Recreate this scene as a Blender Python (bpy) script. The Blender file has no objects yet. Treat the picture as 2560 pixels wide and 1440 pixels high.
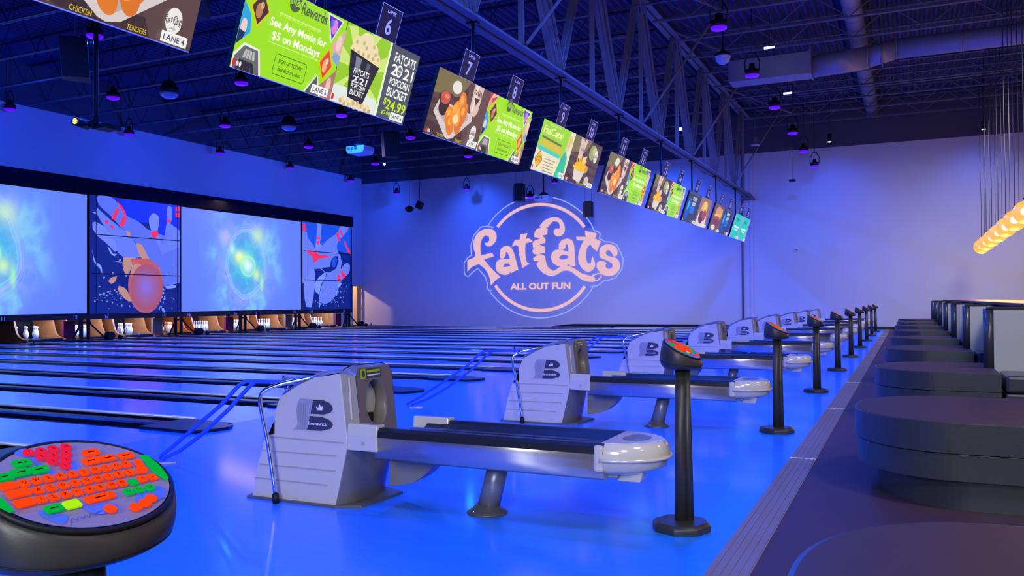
import bpy, bmesh, math, random
from mathutils import Vector, Matrix
from mathutils.geometry import tessellate_polygon
random.seed(7)
sc = bpy.context.scene
COL = sc.collection
PI = math.pi

# ---------------------------------------------------------------- camera
F_PX, YAW, PITCH, ROLL, EYE = 2100.6, 0.4408, 0.0151, -0.0068, 1.1683
cam_d = bpy.data.cameras.new('camera'); cam = bpy.data.objects.new('camera', cam_d); COL.objects.link(cam)
cam_d.sensor_width = 36.0; cam_d.lens = F_PX / 2560 * 36.0; cam_d.clip_end = 200; cam_d.clip_start = 0.05
fw = Vector((-math.sin(YAW)*math.cos(PITCH), math.cos(YAW)*math.cos(PITCH), math.sin(PITCH)))
rt = Vector((math.cos(YAW), math.sin(YAW), 0)); up = rt.cross(fw)
r2 = rt*math.cos(ROLL) + up*math.sin(ROLL); u2 = up*math.cos(ROLL) - rt*math.sin(ROLL)
M = Matrix((r2, u2, -fw)).transposed().to_4x4(); M.translation = Vector((0, 0, EYE))
cam.matrix_world = M
sc.camera = cam

# ---------------------------------------------------------------- view, world
sc.view_settings.view_transform = 'Standard'; sc.view_settings.look = 'None'
sc.view_settings.gamma = 1.0; sc.view_settings.use_curve_mapping = False; sc.view_settings.exposure = 0.0
w = bpy.data.worlds.new('world'); sc.world = w; w.use_nodes = True
w.node_tree.nodes['Background'].inputs[0].default_value = (0.02, 0.04, 0.3, 1)
w.node_tree.nodes['Background'].inputs[1].default_value = 0.05

# ---------------------------------------------------------------- room lights
def area(name, loc, aim, size, energy, color, size_y=None, spread=None):
    l = bpy.data.lights.new(name, 'AREA'); l.energy = energy; l.color = color; l.size = size
    if size_y: l.shape = 'RECTANGLE'; l.size_y = size_y
    else: l.shape = 'DISK'
    if spread: l.spread = spread
    o = bpy.data.objects.new(name, l); COL.objects.link(o); o.location = loc
    d = Vector(aim) - Vector(loc); o.rotation_euler = d.to_track_quat('-Z', 'Y').to_euler()
    return o
def spot(name, loc, aim, energy, color, ang=60, blend=1.0, rad=0.1):
    l = bpy.data.lights.new(name, 'SPOT'); l.energy = energy; l.color = color
    l.spot_size = math.radians(ang); l.spot_blend = blend; l.shadow_soft_size = rad
    o = bpy.data.objects.new(name, l); COL.objects.link(o); o.location = loc
    d = Vector(aim) - Vector(loc); o.rotation_euler = d.to_track_quat('-Z', 'Y').to_euler()
    return o
BLUE = (0.006, 0.085, 1.0); WHITE = (0.95, 0.92, 0.9)
# blue wash over the approach and the lanes (the rows of stage lights below the roof)
for y in (1.2, 5.3, 9.4, 13.6, 17.73, 21.9, 25.9, 30.1):
    area('approach_wash', (-3.53, y, 6.72), (-3.2, y, 0), 0.24, 215, BLUE)
for y, k in ((4.0, 1.7), (8.2, 1.7), (12.33, 1.4), (16.68, 1.1), (20.94, 1), (24.87, 1), (29.12, 1)):
    area('lane_wash', (-15.6, y, 6.72), (-15.2, y, 0), 0.24, 190*k, BLUE)
    area('lane_wash', (-9.5, y, 6.72), (-9.2, y, 0), 0.24, 230*k, BLUE)
for y in (12.2, 16.27, 20.49, 24.65, 28.93):
    area('pin_end_wash', (-19.85, y, 6.72), (-19.8, y, 0), 0.24, 110, BLUE)
# wall washers on the left wall and on the far wall
for y in (9.0, 15.0, 21.0, 27.0, 32.5):
    spot('left_wall_washer', (-20.4, y, 6.6), (-24.6, y + 0.4, 6.2), 430, (0.006, 0.07, 1), 125)
for x, e in ((-22.6, 120), (-18.0, 380), (-13.4, 130), (-8.9, 420), (-2.6, 130), (2.4, 130)):
    spot('far_wall_washer', (x, 32.3, 6.7), (x, 34.6, 4.6), e, (0.02, 0.10, 1), 95)
# general white lights of the lounge on the right
for y, e in ((-5.0, 190), (2.0, 110), (9.0, 100), (16.0, 100), (23.0, 115), (28.5, 80)):
    area('lounge_light', (3.4, y, 6.4), (2.2, y + 4, 0.3), 1.6, e, WHITE, spread=math.radians(115))
area('lounge_fill', (0.4, -6.5, 3.6), (-2.4, 6.0, 0.3), 2.5, 95, (0.88, 0.96, 1.0), spread=math.radians(85))  # added fill without a fixture, for faces turned to the camera
area('far_wall_fill', (-9.0, 24.0, 6.6), (-11.5, 34.6, -1.0), 1.5, 50, (1.0, 0.97, 0.8), spread=math.radians(70))  # added white fill over the lanes, no fixture, greys the far wall
for y in (2.5, 7.0, 12.0):
    l = bpy.data.lights.new('near_pendant_light', 'POINT'); l.energy = 42; l.color = (1.0, 0.50, 0.2); l.shadow_soft_size = 0.24
    o = bpy.data.objects.new('near_pendant_light', l); COL.objects.link(o); o.location = (2.6, y, 2.9)
# warm lamp in the machine room, seen through its doorway
spot('machine_room_lamp', (-26.6, 33.0, 2.9), (-24.0, 34.4, 1.2), 520, (1.0, 0.62, 0.32), 120, 0.6, 0.08)
area('machine_room_light', (-26.6, 24.0, 4.3), (-25.6, 24.0, 0), 0.6, 420, (1.0, 0.6, 0.33), 18.0)

# ---------------------------------------------------------------- materials
MATS = {}
def mat(name, base, rough=0.5, metal=0.0, emit=None, es=1.0, noise=0.0, nscale=8.0, coat=0.0, bump=0.0, bscale=40.0, spec=0.5):
    if name in MATS: return MATS[name]
    m = bpy.data.materials.new(name); m.use_nodes = True; nt = m.node_tree; b = nt.nodes['Principled BSDF']
    b.inputs['Base Color'].default_value = (*base, 1); b.inputs['Roughness'].default_value = rough
    b.inputs['Metallic'].default_value = metal
    b.inputs['Specular IOR Level'].default_value = spec
    if coat: b.inputs['Coat Weight'].default_value = coat; b.inputs['Coat Roughness'].default_value = 0.08
    if emit: b.inputs['Emission Color'].default_value = (*emit, 1); b.inputs['Emission Strength'].default_value = es
    if noise or bump:
        tc = nt.nodes.new('ShaderNodeTexCoord'); n = nt.nodes.new('ShaderNodeTexNoise'); n.inputs['Scale'].default_value = nscale
        n.inputs['Detail'].default_value = 5; nt.links.new(tc.outputs['Object'], n.inputs['Vector'])
        if noise:
            mx = nt.nodes.new('ShaderNodeMix'); mx.data_type = 'RGBA'
            mx.inputs[6].default_value = (*[c*(1-noise) for c in base], 1); mx.inputs[7].default_value = (*[min(1, c*(1+noise)) for c in base], 1)
            nt.links.new(n.outputs['Fac'], mx.inputs[0]); nt.links.new(mx.outputs[2], b.inputs['Base Color'])
        if bump:
            n2 = nt.nodes.new('ShaderNodeTexNoise'); n2.inputs['Scale'].default_value = bscale; nt.links.new(tc.outputs['Object'], n2.inputs['Vector'])
            bp = nt.nodes.new('ShaderNodeBump'); bp.inputs['Strength'].default_value = bump; bp.inputs['Distance'].default_value = 0.01
            nt.links.new(n2.outputs['Fac'], bp.inputs['Height']); nt.links.new(bp.outputs['Normal'], b.inputs['Normal'])
    MATS[name] = m; return m
def srgb(c): return tuple(((v/255)/12.92 if v/255 <= 0.04045 else ((v/255+0.055)/1.055)**2.4) for v in c)
def glow(rgb, s=1.0):
    k = 'display_%d_%d_%d_%g' % (*rgb, s)
    if k in MATS: return MATS[k]
    m = mat(k, (0.01, 0.01, 0.01), 0.35, emit=srgb(rgb), es=s); return m

def plank_mat(name, base, dark, rough, coat=0.5, width=0.027, length=2.4):
    m = bpy.data.materials.new(name); m.use_nodes = True; nt = m.node_tree; b = nt.nodes['Principled BSDF']
    tc = nt.nodes.new('ShaderNodeTexCoord'); br = nt.nodes.new('ShaderNodeTexBrick')
    nt.links.new(tc.outputs['Object'], br.inputs['Vector'])
    br.inputs['Color1'].default_value = (*base, 1); br.inputs['Color2'].default_value = (*[c*0.93 for c in base], 1)
    br.inputs['Mortar'].default_value = (*dark, 1); br.inputs['Scale'].default_value = 1.0; br.inputs['Mortar Size'].default_value = 0.0008
    br.inputs['Brick Width'].default_value = length; br.inputs['Row Height'].default_value = width
    nt.links.new(br.outputs['Color'], b.inputs['Base Color'])
    b.inputs['Roughness'].default_value = rough; b.inputs['Coat Weight'].default_value = coat; b.inputs['Coat Roughness'].default_value = 0.1
    MATS[name] = m; return m

M_APP = plank_mat('approach_boards', (0.012, 0.24, 0.98), (0.008, 0.16, 0.8), 0.38, 0.25)  # blue UV glow of the boards is put into the base colour
M_LANE = plank_mat('lane_boards', (0.016, 0.30, 0.98), (0.01, 0.2, 0.8), 0.28, 0.35)  # same UV glow painted into the lane boards
M_GUT = mat('gutter_black', (0.006, 0.006, 0.012), 0.3, coat=0.4)
M_CAP = mat('cap_black', (0.005, 0.005, 0.01), 0.35)
M_BOXB = mat('matt_black_box', (0.004, 0.004, 0.012), 0.9, spec=0.1)
M_RAIL = mat('bumper_rail', (0.9, 0.93, 0.95), 0.35, 0.2)
M_SHADEST = mat('shaded_joist_steel', (0.028, 0.028, 0.075), 0.9, spec=0.1)  # joist steel with the shade under the roof put into its colour
M_CARPET = mat('lounge_floor', (0.055, 0.024, 0.032), 0.6, noise=0.25, nscale=3.0, bump=0.15, bscale=120)
M_STRIP = mat('aluminium_strip', (0.25, 0.19, 0.16), 0.5, 0.2)
M_WALL = mat('wall_paint', (0.62, 0.60, 0.62), 0.85, noise=0.03, nscale=1.2)
M_WALLD = mat('dark_wall_paint', (0.08, 0.075, 0.10), 0.8)
M_CREAM = mat('cream_paint', (0.75, 0.62, 0.38), 0.7)
M_DECK = mat('roof_deck', (0.038, 0.038, 0.11), 0.8)
M_STEEL = mat('painted_steel', (0.15, 0.14, 0.19), 0.6)
M_STEELB = mat('truss_steel', (0.20, 0.185, 0.185), 0.55)
M_DUCT = mat('galvanised_duct', (0.33, 0.31, 0.36), 0.45, 0.3, noise=0.12, nscale=2.0)
M_BLACK = mat('black_plastic', (0.008, 0.008, 0.010), 0.5, spec=0.3)
M_BLACKM = mat('black_metal', (0.02, 0.02, 0.022), 0.35, 0.3)
M_KIOSK = mat('kiosk_black', (0.035, 0.034, 0.035), 0.42, bump=0.02, bscale=300)
M_SIDE = mat('white_plastic', (0.62, 0.58, 0.52), 0.42, coat=0.1)
M_SHELL = mat('grey_shell', (0.17, 0.145, 0.14), 0.42, coat=0.1)
M_SHELL2 = mat('light_grey_shell', (0.30, 0.28, 0.27), 0.45)
M_ENDCAP = mat('glossy_white_cap', (0.62, 0.58, 0.50), 0.18, coat=0.6)
M_ALU = mat('brushed_aluminium', (0.62, 0.58, 0.55), 0.28, 0.85)
M_CHROME = mat('chrome', (0.85, 0.85, 0.88), 0.12, 1.0)
M_BLUETUBE = mat('blue_tube', (0.06, 0.16, 0.75), 0.35, 0.2)
M_LOGOD = mat('badge_dark', (0.05, 0.05, 0.09), 0.4)
M_LOGOL = mat('badge_grey', (0.36, 0.35, 0.40), 0.45)
M_LOGOW = mat('badge_white', (0.85, 0.85, 0.85), 0.45)
M_GROOVE = mat('groove_grey', (0.40, 0.375, 0.36), 0.6)
M_VINYL = mat('black_vinyl', (0.036, 0.040, 0.046), 0.30, noise=0.15, nscale=20, bump=0.04, bscale=90)
M_VINYL2 = mat('vinyl_top', (0.050, 0.026, 0.018), 0.55, noise=0.15, nscale=20)
M_PANEL = mat('divider_laminate', (0.40, 0.42, 0.36), 0.35)
M_WOOD = mat('wood_edge', (0.45, 0.22, 0.09), 0.35, noise=0.3, nscale=6)
M_KICK = mat('orange_kickback', (0.55, 0.17, 0.04), 0.5, noise=0.25, nscale=5)
M_TAN = mat('tan_panel', (0.34, 0.20, 0.12), 0.6)
M_RED = mat('dark_red_panel', (0.24, 0.012, 0.05), 0.6)
M_SIGN = mat('lane_sign_black', (0.035, 0.03, 0.04), 0.45)
M_SIGNW = mat('lane_sign_white', (0.85, 0.85, 0.88), 0.5, emit=(0.5, 0.5, 0.8), es=0.35)
M_UV = mat('uv_lens', (0.1, 0.02, 0.4), 0.3, emit=(0.09, 0.0, 1.0), es=1.3)
M_WHITELENS = mat('white_lens', (0.6, 0.8, 1), 0.3, emit=(0.6, 0.85, 1.0), es=3.0)
M_GREYDOME = mat('dome_glass', (0.45, 0.5, 0.7), 0.15, coat=0.5)
M_PROJ = mat('projector_white', (0.75, 0.76, 0.8), 0.4)
M_CORD = mat('cord_grey', (0.10, 0.09, 0.10), 0.6)
M_PEND = mat('pendant_glass', (0.35, 0.14, 0.02), 0.25, emit=(1.0, 0.46, 0.09), es=1.05)
M_BULB = mat('pendant_bulb', (1, 0.8, 0.4), 0.3, emit=(1.0, 0.86, 0.45), es=4.0)

# ---------------------------------------------------------------- mesh helpers
class MB:
    def __init__(s): s.v = []; s.f = []; s.m = []; s.s = []; s.mi = 0; s.sm = False
    def add(s, vs, fs, smooth=None):
        o = len(s.v); s.v += [tuple(v) for v in vs]
        for f in fs: s.f.append(tuple(i+o for i in f)); s.m.append(s.mi); s.s.append(s.sm if smooth is None else smooth)
        return s
    def box(s, a, b):
        x0, y0, z0 = a; x1, y1, z1 = b
        return s.add([(x0,y0,z0),(x1,y0,z0),(x1,y1,z0),(x0,y1,z0),(x0,y0,z1),(x1,y0,z1),(x1,y1,z1),(x0,y1,z1)],
                     [(0,3,2,1),(4,5,6,7),(0,1,5,4),(1,2,6,5),(2,3,7,6),(3,0,4,7)], False)
    def bar(s, p, q, w, h, upv=(0,0,1)):
        p = Vector(p); q = Vector(q); d = (q-p).normalized(); U = Vector(upv)
        if abs(d.dot(U)) > 0.98: U = Vector((1,0,0))
        sd = d.cross(U).normalized()*w/2; U = sd.cross(d).normalized()*h/2
        vs = [p-sd-U, p+sd-U, p+sd+U, p-sd+U, q-sd-U, q+sd-U, q+sd+U, q-sd+U]
        return s.add(vs, [(0,1,2,3),(7,6,5,4),(0,4,5,1),(1,5,6,2),(2,6,7,3),(3,7,4,0)], False)
    def cyl(s, p, q, r0, r1=None, n=16, caps=True):
        r1 = r0 if r1 is None else r1
        p = Vector(p); q = Vector(q); d = (q-p).normalized(); a = d.orthogonal().normalized(); b = d.cross(a)
        vs = []
        for c, r in ((p, r0), (q, r1)):
            for i in range(n):
                t = 2*PI*i/n; vs.append(c + a*r*math.cos(t) + b*r*math.sin(t))
        fs = [(i, (i+1) % n, n+(i+1) % n, n+i) for i in range(n)]
        s.add(vs, fs, True)
        if caps: s.add(vs[:n], [tuple(range(n))[::-1]], False); s.add(vs[n:], [tuple(range(n))], False)
        return s
    def tube(s, path, r, n=8, closed=False):
        P = [Vector(p) for p in path]; N = len(P); rings = []; a = None
        for i in range(N):
            d = (P[min(i+1, N-1)] - P[max(i-1, 0)]).normalized()
            a = d.orthogonal().normalized() if a is None else (a - d*a.dot(d)).normalized()
            b = d.cross(a); rings.append([P[i] + a*r*math.cos(2*PI*k/n) + b*r*math.sin(2*PI*k/n) for k in range(n)])
        vs = [v for rg in rings for v in rg]; fs = []
        for i in range(N-1):
            for k in range(n): fs.append((i*n+k, i*n+(k+1) % n, (i+1)*n+(k+1) % n, (i+1)*n+k))
        s.add(vs, fs, True)
        s.add(rings[0], [tuple(range(n))[::-1]], False); s.add(rings[-1], [tuple(range(n))], False)
        return s
    def lathe(s, prof, c=(0,0,0), n=24, sx=1.0, sy=1.0):
        vs = []; fs = []
        for r, z in prof:
            for i in range(n):
                t = 2*PI*i/n; vs.append((c[0]+r*sx*math.cos(t), c[1]+r*sy*math.sin(t), c[2]+z))
        for j in range(len(prof)-1):
            for i in range(n): fs.append((j*n+i, j*n+(i+1) % n, (j+1)*n+(i+1) % n, (j+1)*n+i))
        s.add(vs, fs, True)
        if prof[0][0] > 1e-4: s.add(vs[:n], [tuple(range(n))[::-1]], False)
        if prof[-1][0] > 1e-4: s.add(vs[-n:], [tuple(range(n))], False)
        return s
    def sphere(s, c, r, n=16, m=10, sz=1.0):
        prof = [(max(r*math.sin(PI*j/m), 1e-5), -r*sz*math.cos(PI*j/m)) for j in range(m+1)]
        return s.lathe(prof, c, n)
    def prism(s, pts, o, U, V, N, t):
        """outline pts (u,v) in plane o,U,V pushed out by N*t (solid)"""
        o = Vector(o); U = Vector(U); V = Vector(V); N = Vector(N)
        A = [o+U*p[0]+V*p[1] for p in pts]; B = [p+N*t for p in A]; n = len(pts)
        tri = tessellate_polygon([[Vector((p[0], p[1], 0)) for p in pts]])
        s.add(B, [t_ for t_ in tri], False); s.add(A, [t_[::-1] for t_ in tri], False)
        return s.add(A+B, [(i, (i+1) % n, n+(i+1) % n, n+i) for i in range(n)], False)
def fin(me):
    bm = bmesh.new(); bm.from_mesh(me); bmesh.ops.remove_doubles(bm, verts=bm.verts, dist=1e-5)
    bmesh.ops.recalc_face_normals(bm, faces=bm.faces); bm.to_mesh(me); bm.free()
def root_loc(p):
    while p is not None and p.parent is not None: p = p.parent
    return p.location.copy() if p is not None else Vector((0, 0, 0))
def obj(name, mb, mats, parent=None, bevel=0.0, seg=2, weld=True, subs=0, at=None):
    if not isinstance(mats, (list, tuple)): mats = [mats]
    L = root_loc(parent) if parent is not None else (Vector(at) if at is not None else Vector((0, 0, 0)))
    me = bpy.data.meshes.new(name)
    me.from_pydata([tuple(Vector(v)-L) for v in mb.v], [], mb.f)
    for m in mats: me.materials.append(m)
    me.polygons.foreach_set('material_index', mb.m); me.polygons.foreach_set('use_smooth', mb.s)
    if weld: fin(me)
    o = bpy.data.objects.new(name, me); COL.objects.link(o)
    if parent is not None: o.parent = parent
    else: o.location = L
    if bevel:
        md = o.modifiers.new('bevel', 'BEVEL'); md.width = bevel; md.segments = seg; md.limit_method = 'ANGLE'; md.angle_limit = math.radians(40)
    return o
def thing(name, label, cat, loc=(0,0,0), group=None):
    o = bpy.data.objects.new(name, None); COL.objects.link(o); o.location = loc; o.empty_display_size = 0.1
    return tag(o, label, cat, group)
def tag(o, label, cat, group=None, kind=None):
    o['label'] = label; o['category'] = cat
    if group: o['group'] = group
    if kind: o['kind'] = kind
    return o
def struct(o): o['kind'] = 'structure'; return o
CH = {}
def dup(root, delta=(0,0,0), label=None, parent=None, group=None):
    c = root.copy(); COL.objects.link(c)
    if parent is not None: c.parent = parent
    else: c.location = Vector(root.location) + Vector(delta)
    if label: c['label'] = label
    if group: c['group'] = group
    for ch in list(root.children): dup(ch, parent=c)
    return c
def solo(o, delta, label=None):
    c = o.copy(); COL.objects.link(c); c.location = Vector(o.location) + Vector(delta)
    if label: c['label'] = label
    return c
ORD = ['first', 'second', 'third', 'fourth', 'fifth', 'sixth', 'seventh', 'eighth', 'ninth', 'tenth', 'eleventh', 'twelfth']

def smooth_outline(pts, closed=True, sub=4, corner=50, tens=1.0):
    n = len(pts); P = [Vector(p) for p in pts]; out = []
    def isc(i):
        if not closed and i in (0, n-1): return True
        a = P[i]-P[i-1]; b = P[(i+1) % n]-P[i]
        if a.length < 1e-9 or b.length < 1e-9: return True
        return a.angle(b) > math.radians(corner)
    C_ = [isc(i) for i in range(n)]
    for i in range(n if closed else n-1):
        j = (i+1) % n; p0, p1, p2, p3 = P[i-1], P[i], P[j], P[(j+1) % n]; d = (p2-p1)
        m1 = d if C_[i] else (p2-p0)*0.5*tens + d*(1-tens); m2 = d if C_[j] else (p3-p1)*0.5*tens + d*(1-tens)
        m1 = m1*min(1, d.length/max(m1.length, 1e-9)); m2 = m2*min(1, d.length/max(m2.length, 1e-9))
        if C_[i] and C_[j]: out.append(tuple(p1)); continue
        for k in range(sub):
            t = k/sub; t2 = t*t; t3 = t2*t
            out.append(tuple(p1*(2*t3-3*t2+1) + m1*(t3-2*t2+t) + p2*(-2*t3+3*t2) + m2*(t3-t2)))
    if not closed: out.append(tuple(P[-1]))
    elif len(P[0]) == 2 and tens > 0.05 and selfx(out): return smooth_outline(pts, closed, sub, corner, tens-0.2)
    return out
def selfx(q):
    n = len(q)
    def o(a, b, c): return (b[0]-a[0])*(c[1]-a[1])-(b[1]-a[1])*(c[0]-a[0])
    for i in range(n):
        a, b = q[i], q[(i+1) % n]
        for j in range(i+2, n):
            if i == 0 and j == n-1: continue
            c, d = q[j], q[(j+1) % n]
            if o(a, b, c)*o(a, b, d) < 0 and o(c, d, a)*o(c, d, b) < 0: return True
    return False
WORDS = ['zero', 'one', 'two', 'three', 'four', 'five', 'six', 'seven', 'eight', 'nine', 'ten', 'eleven', 'twelve', 'thirteen', 'fourteen', 'fifteen', 'sixteen', 'seventeen', 'eighteen', 'nineteen', 'twenty']

# ---------------------------------------------------------------- flat artwork (pictures, lettering)
_TX = {}
def text_mesh(s, off=0.0):
    k = (s, off)
    if k in _TX: return _TX[k]
    cu = bpy.data.curves.new('lettering', 'FONT'); cu.body = s; cu.offset = off; cu.resolution_u = 3
    o = bpy.data.objects.new('lettering', cu); COL.objects.link(o)
    dg = bpy.context.evaluated_depsgraph_get(); dg.update(); e = o.evaluated_get(dg); me = e.to_mesh()
    vs = [(v.co.x, v.co.y) for v in me.vertices]; fs = [tuple(p.vertices) for p in me.polygons]
    e.to_mesh_clear(); bpy.data.objects.remove(o); bpy.data.curves.remove(cu)
    x0 = min(v[0] for v in vs); x1 = max(v[0] for v in vs); y0 = min(v[1] for v in vs); y1 = max(v[1] for v in vs)
    _TX[k] = (vs, fs, x0, x1, y0, y1); return _TX[k]
class Art:
    """coloured shapes in the plane o + U*u + V*v, each layer a hair in front of the last"""
    def __init__(s, o, U, V, step=0.0008, base=0.0):
        s.o = Vector(o); s.U = Vector(U); s.V = Vector(V); s.N = s.U.cross(s.V).normalized(); s.step = step; s.mb = MB(); s.mats = []; s.k = 0; s.base = base
    def _m(s, m):
        if isinstance(m, tuple): m = glow(m)
        if m not in s.mats: s.mats.append(m)
        s.mb.mi = s.mats.index(m)
    def P(s, u, v): return s.o + s.U*u + s.V*v + s.N*(s.base + s.k*s.step)
    def poly(s, pts, m, holes=(), up=True):
        s._m(m); L = [[Vector((p[0], p[1], 0)) for p in r] for r in [pts, *holes]]
        tri = tessellate_polygon(L); al = [p for r in L for p in r]; fs = []
        for a, b, c in tri:
            cr = (al[b]-al[a]).cross(al[c]-al[a]).z
            if abs(cr) < 1e-12: continue
            fs.append((a, b, c) if cr > 0 else (a, c, b))
        s.mb.add([s.P(p.x, p.y) for p in al], fs, False)
        if up: s.k += 1
        return s
    def rect(s, u0, v0, u1, v1, m, up=True): return s.poly([(u0,v0),(u1,v0),(u1,v1),(u0,v1)], m, up=up)
    def ell(s, u, v, a, b, m, rot=0.0, n=24, up=True):
        c, d = math.cos(rot), math.sin(rot)
        return s.poly([(u+a*math.cos(2*PI*i/n)*c-b*math.sin(2*PI*i/n)*d, v+a*math.cos(2*PI*i/n)*d+b*math.sin(2*PI*i/n)*c) for i in range(n)], m, up=up)
    def ring(s, u, v, a, b, t, m, n=32):
        o = [(u+a*math.cos(2*PI*i/n), v+b*math.sin(2*PI*i/n)) for i in range(n)]
        h = [(u+(a-t)*math.cos(2*PI*i/n), v+(b-t)*math.sin(2*PI*i/n)) for i in range(n)]
        return s.poly(o, m, holes=[h])
    def line(s, pts, w, m, closed=False):
        n = len(pts); P = [Vector(p) for p in pts]; A = []; B = []
        for i in range(n):
            d = (P[(i+1) % n]-P[i-1]) if closed else (P[min(i+1, n-1)]-P[max(i-1, 0)])
            d = d.normalized() if d.length > 1e-9 else Vector((1, 0)); q = Vector((-d.y, d.x))*w/2; A.append(P[i]+q); B.append(P[i]-q)
        s._m(m); fs = []
        for i in range(n if closed else n-1):
            j = (i+1) % n; fs.append((n+i, n+j, j, i))
        s.mb.add([s.P(p.x, p.y) for p in A+B], fs, False); s.k += 1; return s
    def text(s, t, u, v, h, m, width=None, align='l', off=0.0, shear=0.0):
        vs, fs, x0, x1, y0, y1 = text_mesh(t, off); s._m(m)
        cap = text_mesh('H', off); ch = cap[5]-cap[4]; k = h/ch; kx = (width/(x1-x0)) if width else k; W = (x1-x0)*kx
        u0 = u - (W/2 if align == 'c' else (W if align == 'r' else 0))
        s.mb.add([s.P(u0+(x-x0)*kx+shear*y*k, v+y*k) for x, y in vs], fs, False); s.k += 1; return s
    def done(s, name, parent, at=None): return obj(name, s.mb, s.mats, parent, weld=False, at=at)
LOGO = [[[[-18.275,3.633],[-18.247,4.005],[-18.045,4.322],[-17.731,4.472],[-17.42,4.482],[-17.189,4.38],[-17.078,4.145],[-17.125,3.917],[-17.296,3.739],[-17.503,3.677],[-17.673,3.775],[-17.694,3.854],[-17.554,3.84],[-17.449,3.952],[-17.464,4.114],[-17.603,4.212],[-17.785,4.103],[-17.902,3.853],[-17.919,3.575],[-17.896,3.272],[-17.325,3.38],[-17.207,3.22],[-17.741,3.083],[-17.33,2.634],[-16.897,2.257],[-17.128,2.124],[-17.387,1.875],[-17.461,2.268],[-17.692,2.642],[-18.003,2.881],[-18.371,2.75],[-18.61,2.531],[-18.607,3.059],[-18.263,3.19],[-18.183,3.351]]],[[[-16.875,3.105],[-16.915,3.221],[-16.888,3.495],[-16.709,3.65],[-16.506,3.666],[-16.33,3.569],[-16.206,3.337],[-16.083,2.924],[-15.986,2.558],[-16.111,2.538],[-16.338,2.429],[-16.388,2.476],[-16.515,2.364],[-16.82,2.37],[-17.074,2.536],[-17.133,2.813],[-17.019,3.017],[-16.789,3.071],[-16.399,3.06],[-16.448,3.207],[-16.533,3.37],[-16.609,3.395],[-16.635,3.236],[-16.738,3.101]],[[-16.776,2.713],[-16.664,2.87],[-16.461,2.865],[-16.386,2.772],[-16.563,2.708]]],[[[-16.319,3.623],[-16.151,3.927],[-15.9,3.94],[-15.874,4.166],[-15.525,4.211],[-15.601,3.997],[-15.612,3.952],[-15.453,3.969],[-15.267,3.84],[-15.356,3.807],[-15.613,3.762],[-15.645,3.501],[-15.633,3.184],[-15.56,2.888],[-15.413,2.826],[-15.636,2.732],[-15.801,2.622],[-15.834,2.872],[-15.945,3.284],[-15.978,3.625],[-16.102,3.698]]],[[[-14.918,4.51],[-14.712,4.725],[-14.42,4.845],[-14.083,4.851],[-13.845,4.707],[-13.715,4.413],[-13.731,4.192],[-13.875,4.042],[-14.09,4.02],[-14.233,4.123],[-14.242,4.28],[-14.111,4.363],[-13.992,4.336],[-13.943,4.423],[-13.99,4.602],[-14.109,4.675],[-14.277,4.682],[-14.447,4.534],[-14.52,4.448],[-14.641,4.431],[-14.53,4.381],[-14.561,4.114],[-14.814,4.079],[-14.66,3.926],[-14.661,3.738],[-14.998,3.705],[-14.673,3.559],[-14.675,3.29],[-14.957,3.277],[-14.676,3.156],[-14.653,2.977],[-14.534,2.661],[-14.295,2.477],[-14.15,2.519],[-13.91,2.668],[-13.577,2.683],[-13.248,2.543],[-12.923,2.338],[-12.552,2.231],[-12.368,2.175],[-12.3,2.108],[-12.346,2.087],[-12.269,1.999],[-12.393,1.958],[-12.693,1.984],[-12.971,2.098],[-13.25,2.301],[-13.508,2.46],[-13.816,2.467],[-14.104,2.318],[-14.393,2.265],[-14.731,2.375],[-14.997,2.627],[-15.093,2.809],[-14.97,2.94],[-15.205,2.946],[-15.263,3.061],[-15.115,3.169],[-14.919,3.217],[-15.222,3.262],[-15.271,3.354],[-15.27,3.453],[-15.088,3.46],[-15.245,3.51],[-15.272,3.759],[-15.158,3.868],[-14.864,3.947],[-15.196,4.027],[-15.155,4.25],[-15.032,4.389],[-14.86,4.418]]],[[[-14.009,3.426],[-13.997,3.67],[-13.853,3.842],[-13.591,3.899],[-13.379,3.824],[-13.277,3.6],[-13.252,3.203],[-13.224,2.666],[-13.459,2.658],[-13.506,2.769],[-13.672,2.676],[-14.053,2.685],[-14.292,2.833],[-14.386,3.059],[-14.336,3.28],[-14.191,3.4],[-13.904,3.422],[-13.548,3.3],[-13.547,3.477],[-13.593,3.655],[-13.664,3.636],[-13.689,3.482],[-13.808,3.419]],[[-14.002,3.07],[-13.858,3.177],[-13.597,3.16],[-13.527,3.057],[-13.717,2.974],[-13.907,2.979]]],[[[-13.189,3.958],[-12.723,3.931],[-12.767,4.196],[-12.306,4.09],[-12.214,4.042],[-12.308,3.85],[-12.034,3.709],[-12.221,3.294],[-12.403,3.439],[-12.517,3.596],[-12.634,3.513],[-12.728,3.275],[-12.708,2.924],[-12.64,2.748],[-12.501,2.788],[-12.429,3.091],[-12.317,2.783],[-12.328,2.609],[-12.458,2.46],[-12.643,2.407],[-12.828,2.49],[-12.99,2.669],[-13.081,2.934],[-13.064,3.242],[-12.935,3.589],[-12.817,3.782],[-13.144,3.816]]],[[[-12.107,3.169],[-12.059,3.428],[-11.853,3.56],[-11.626,3.565],[-11.401,3.471],[-11.282,3.273],[-11.315,3.081],[-11.45,3.029],[-11.495,3.108],[-11.606,3.305],[-11.741,3.331],[-11.833,3.204],[-11.721,3.071],[-11.361,2.974],[-11.192,2.755],[-11.208,2.498],[-11.412,2.265],[-11.729,2.207],[-12.001,2.298],[-12.227,2.564],[-12.225,2.781],[-12.11,2.856],[-11.927,2.852],[-11.778,2.748],[-11.852,2.663],[-11.794,2.545],[-11.658,2.508],[-11.508,2.59],[-11.52,2.729],[-11.723,2.863],[-11.972,2.957],[-12.086,3.038]]]]
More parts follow.
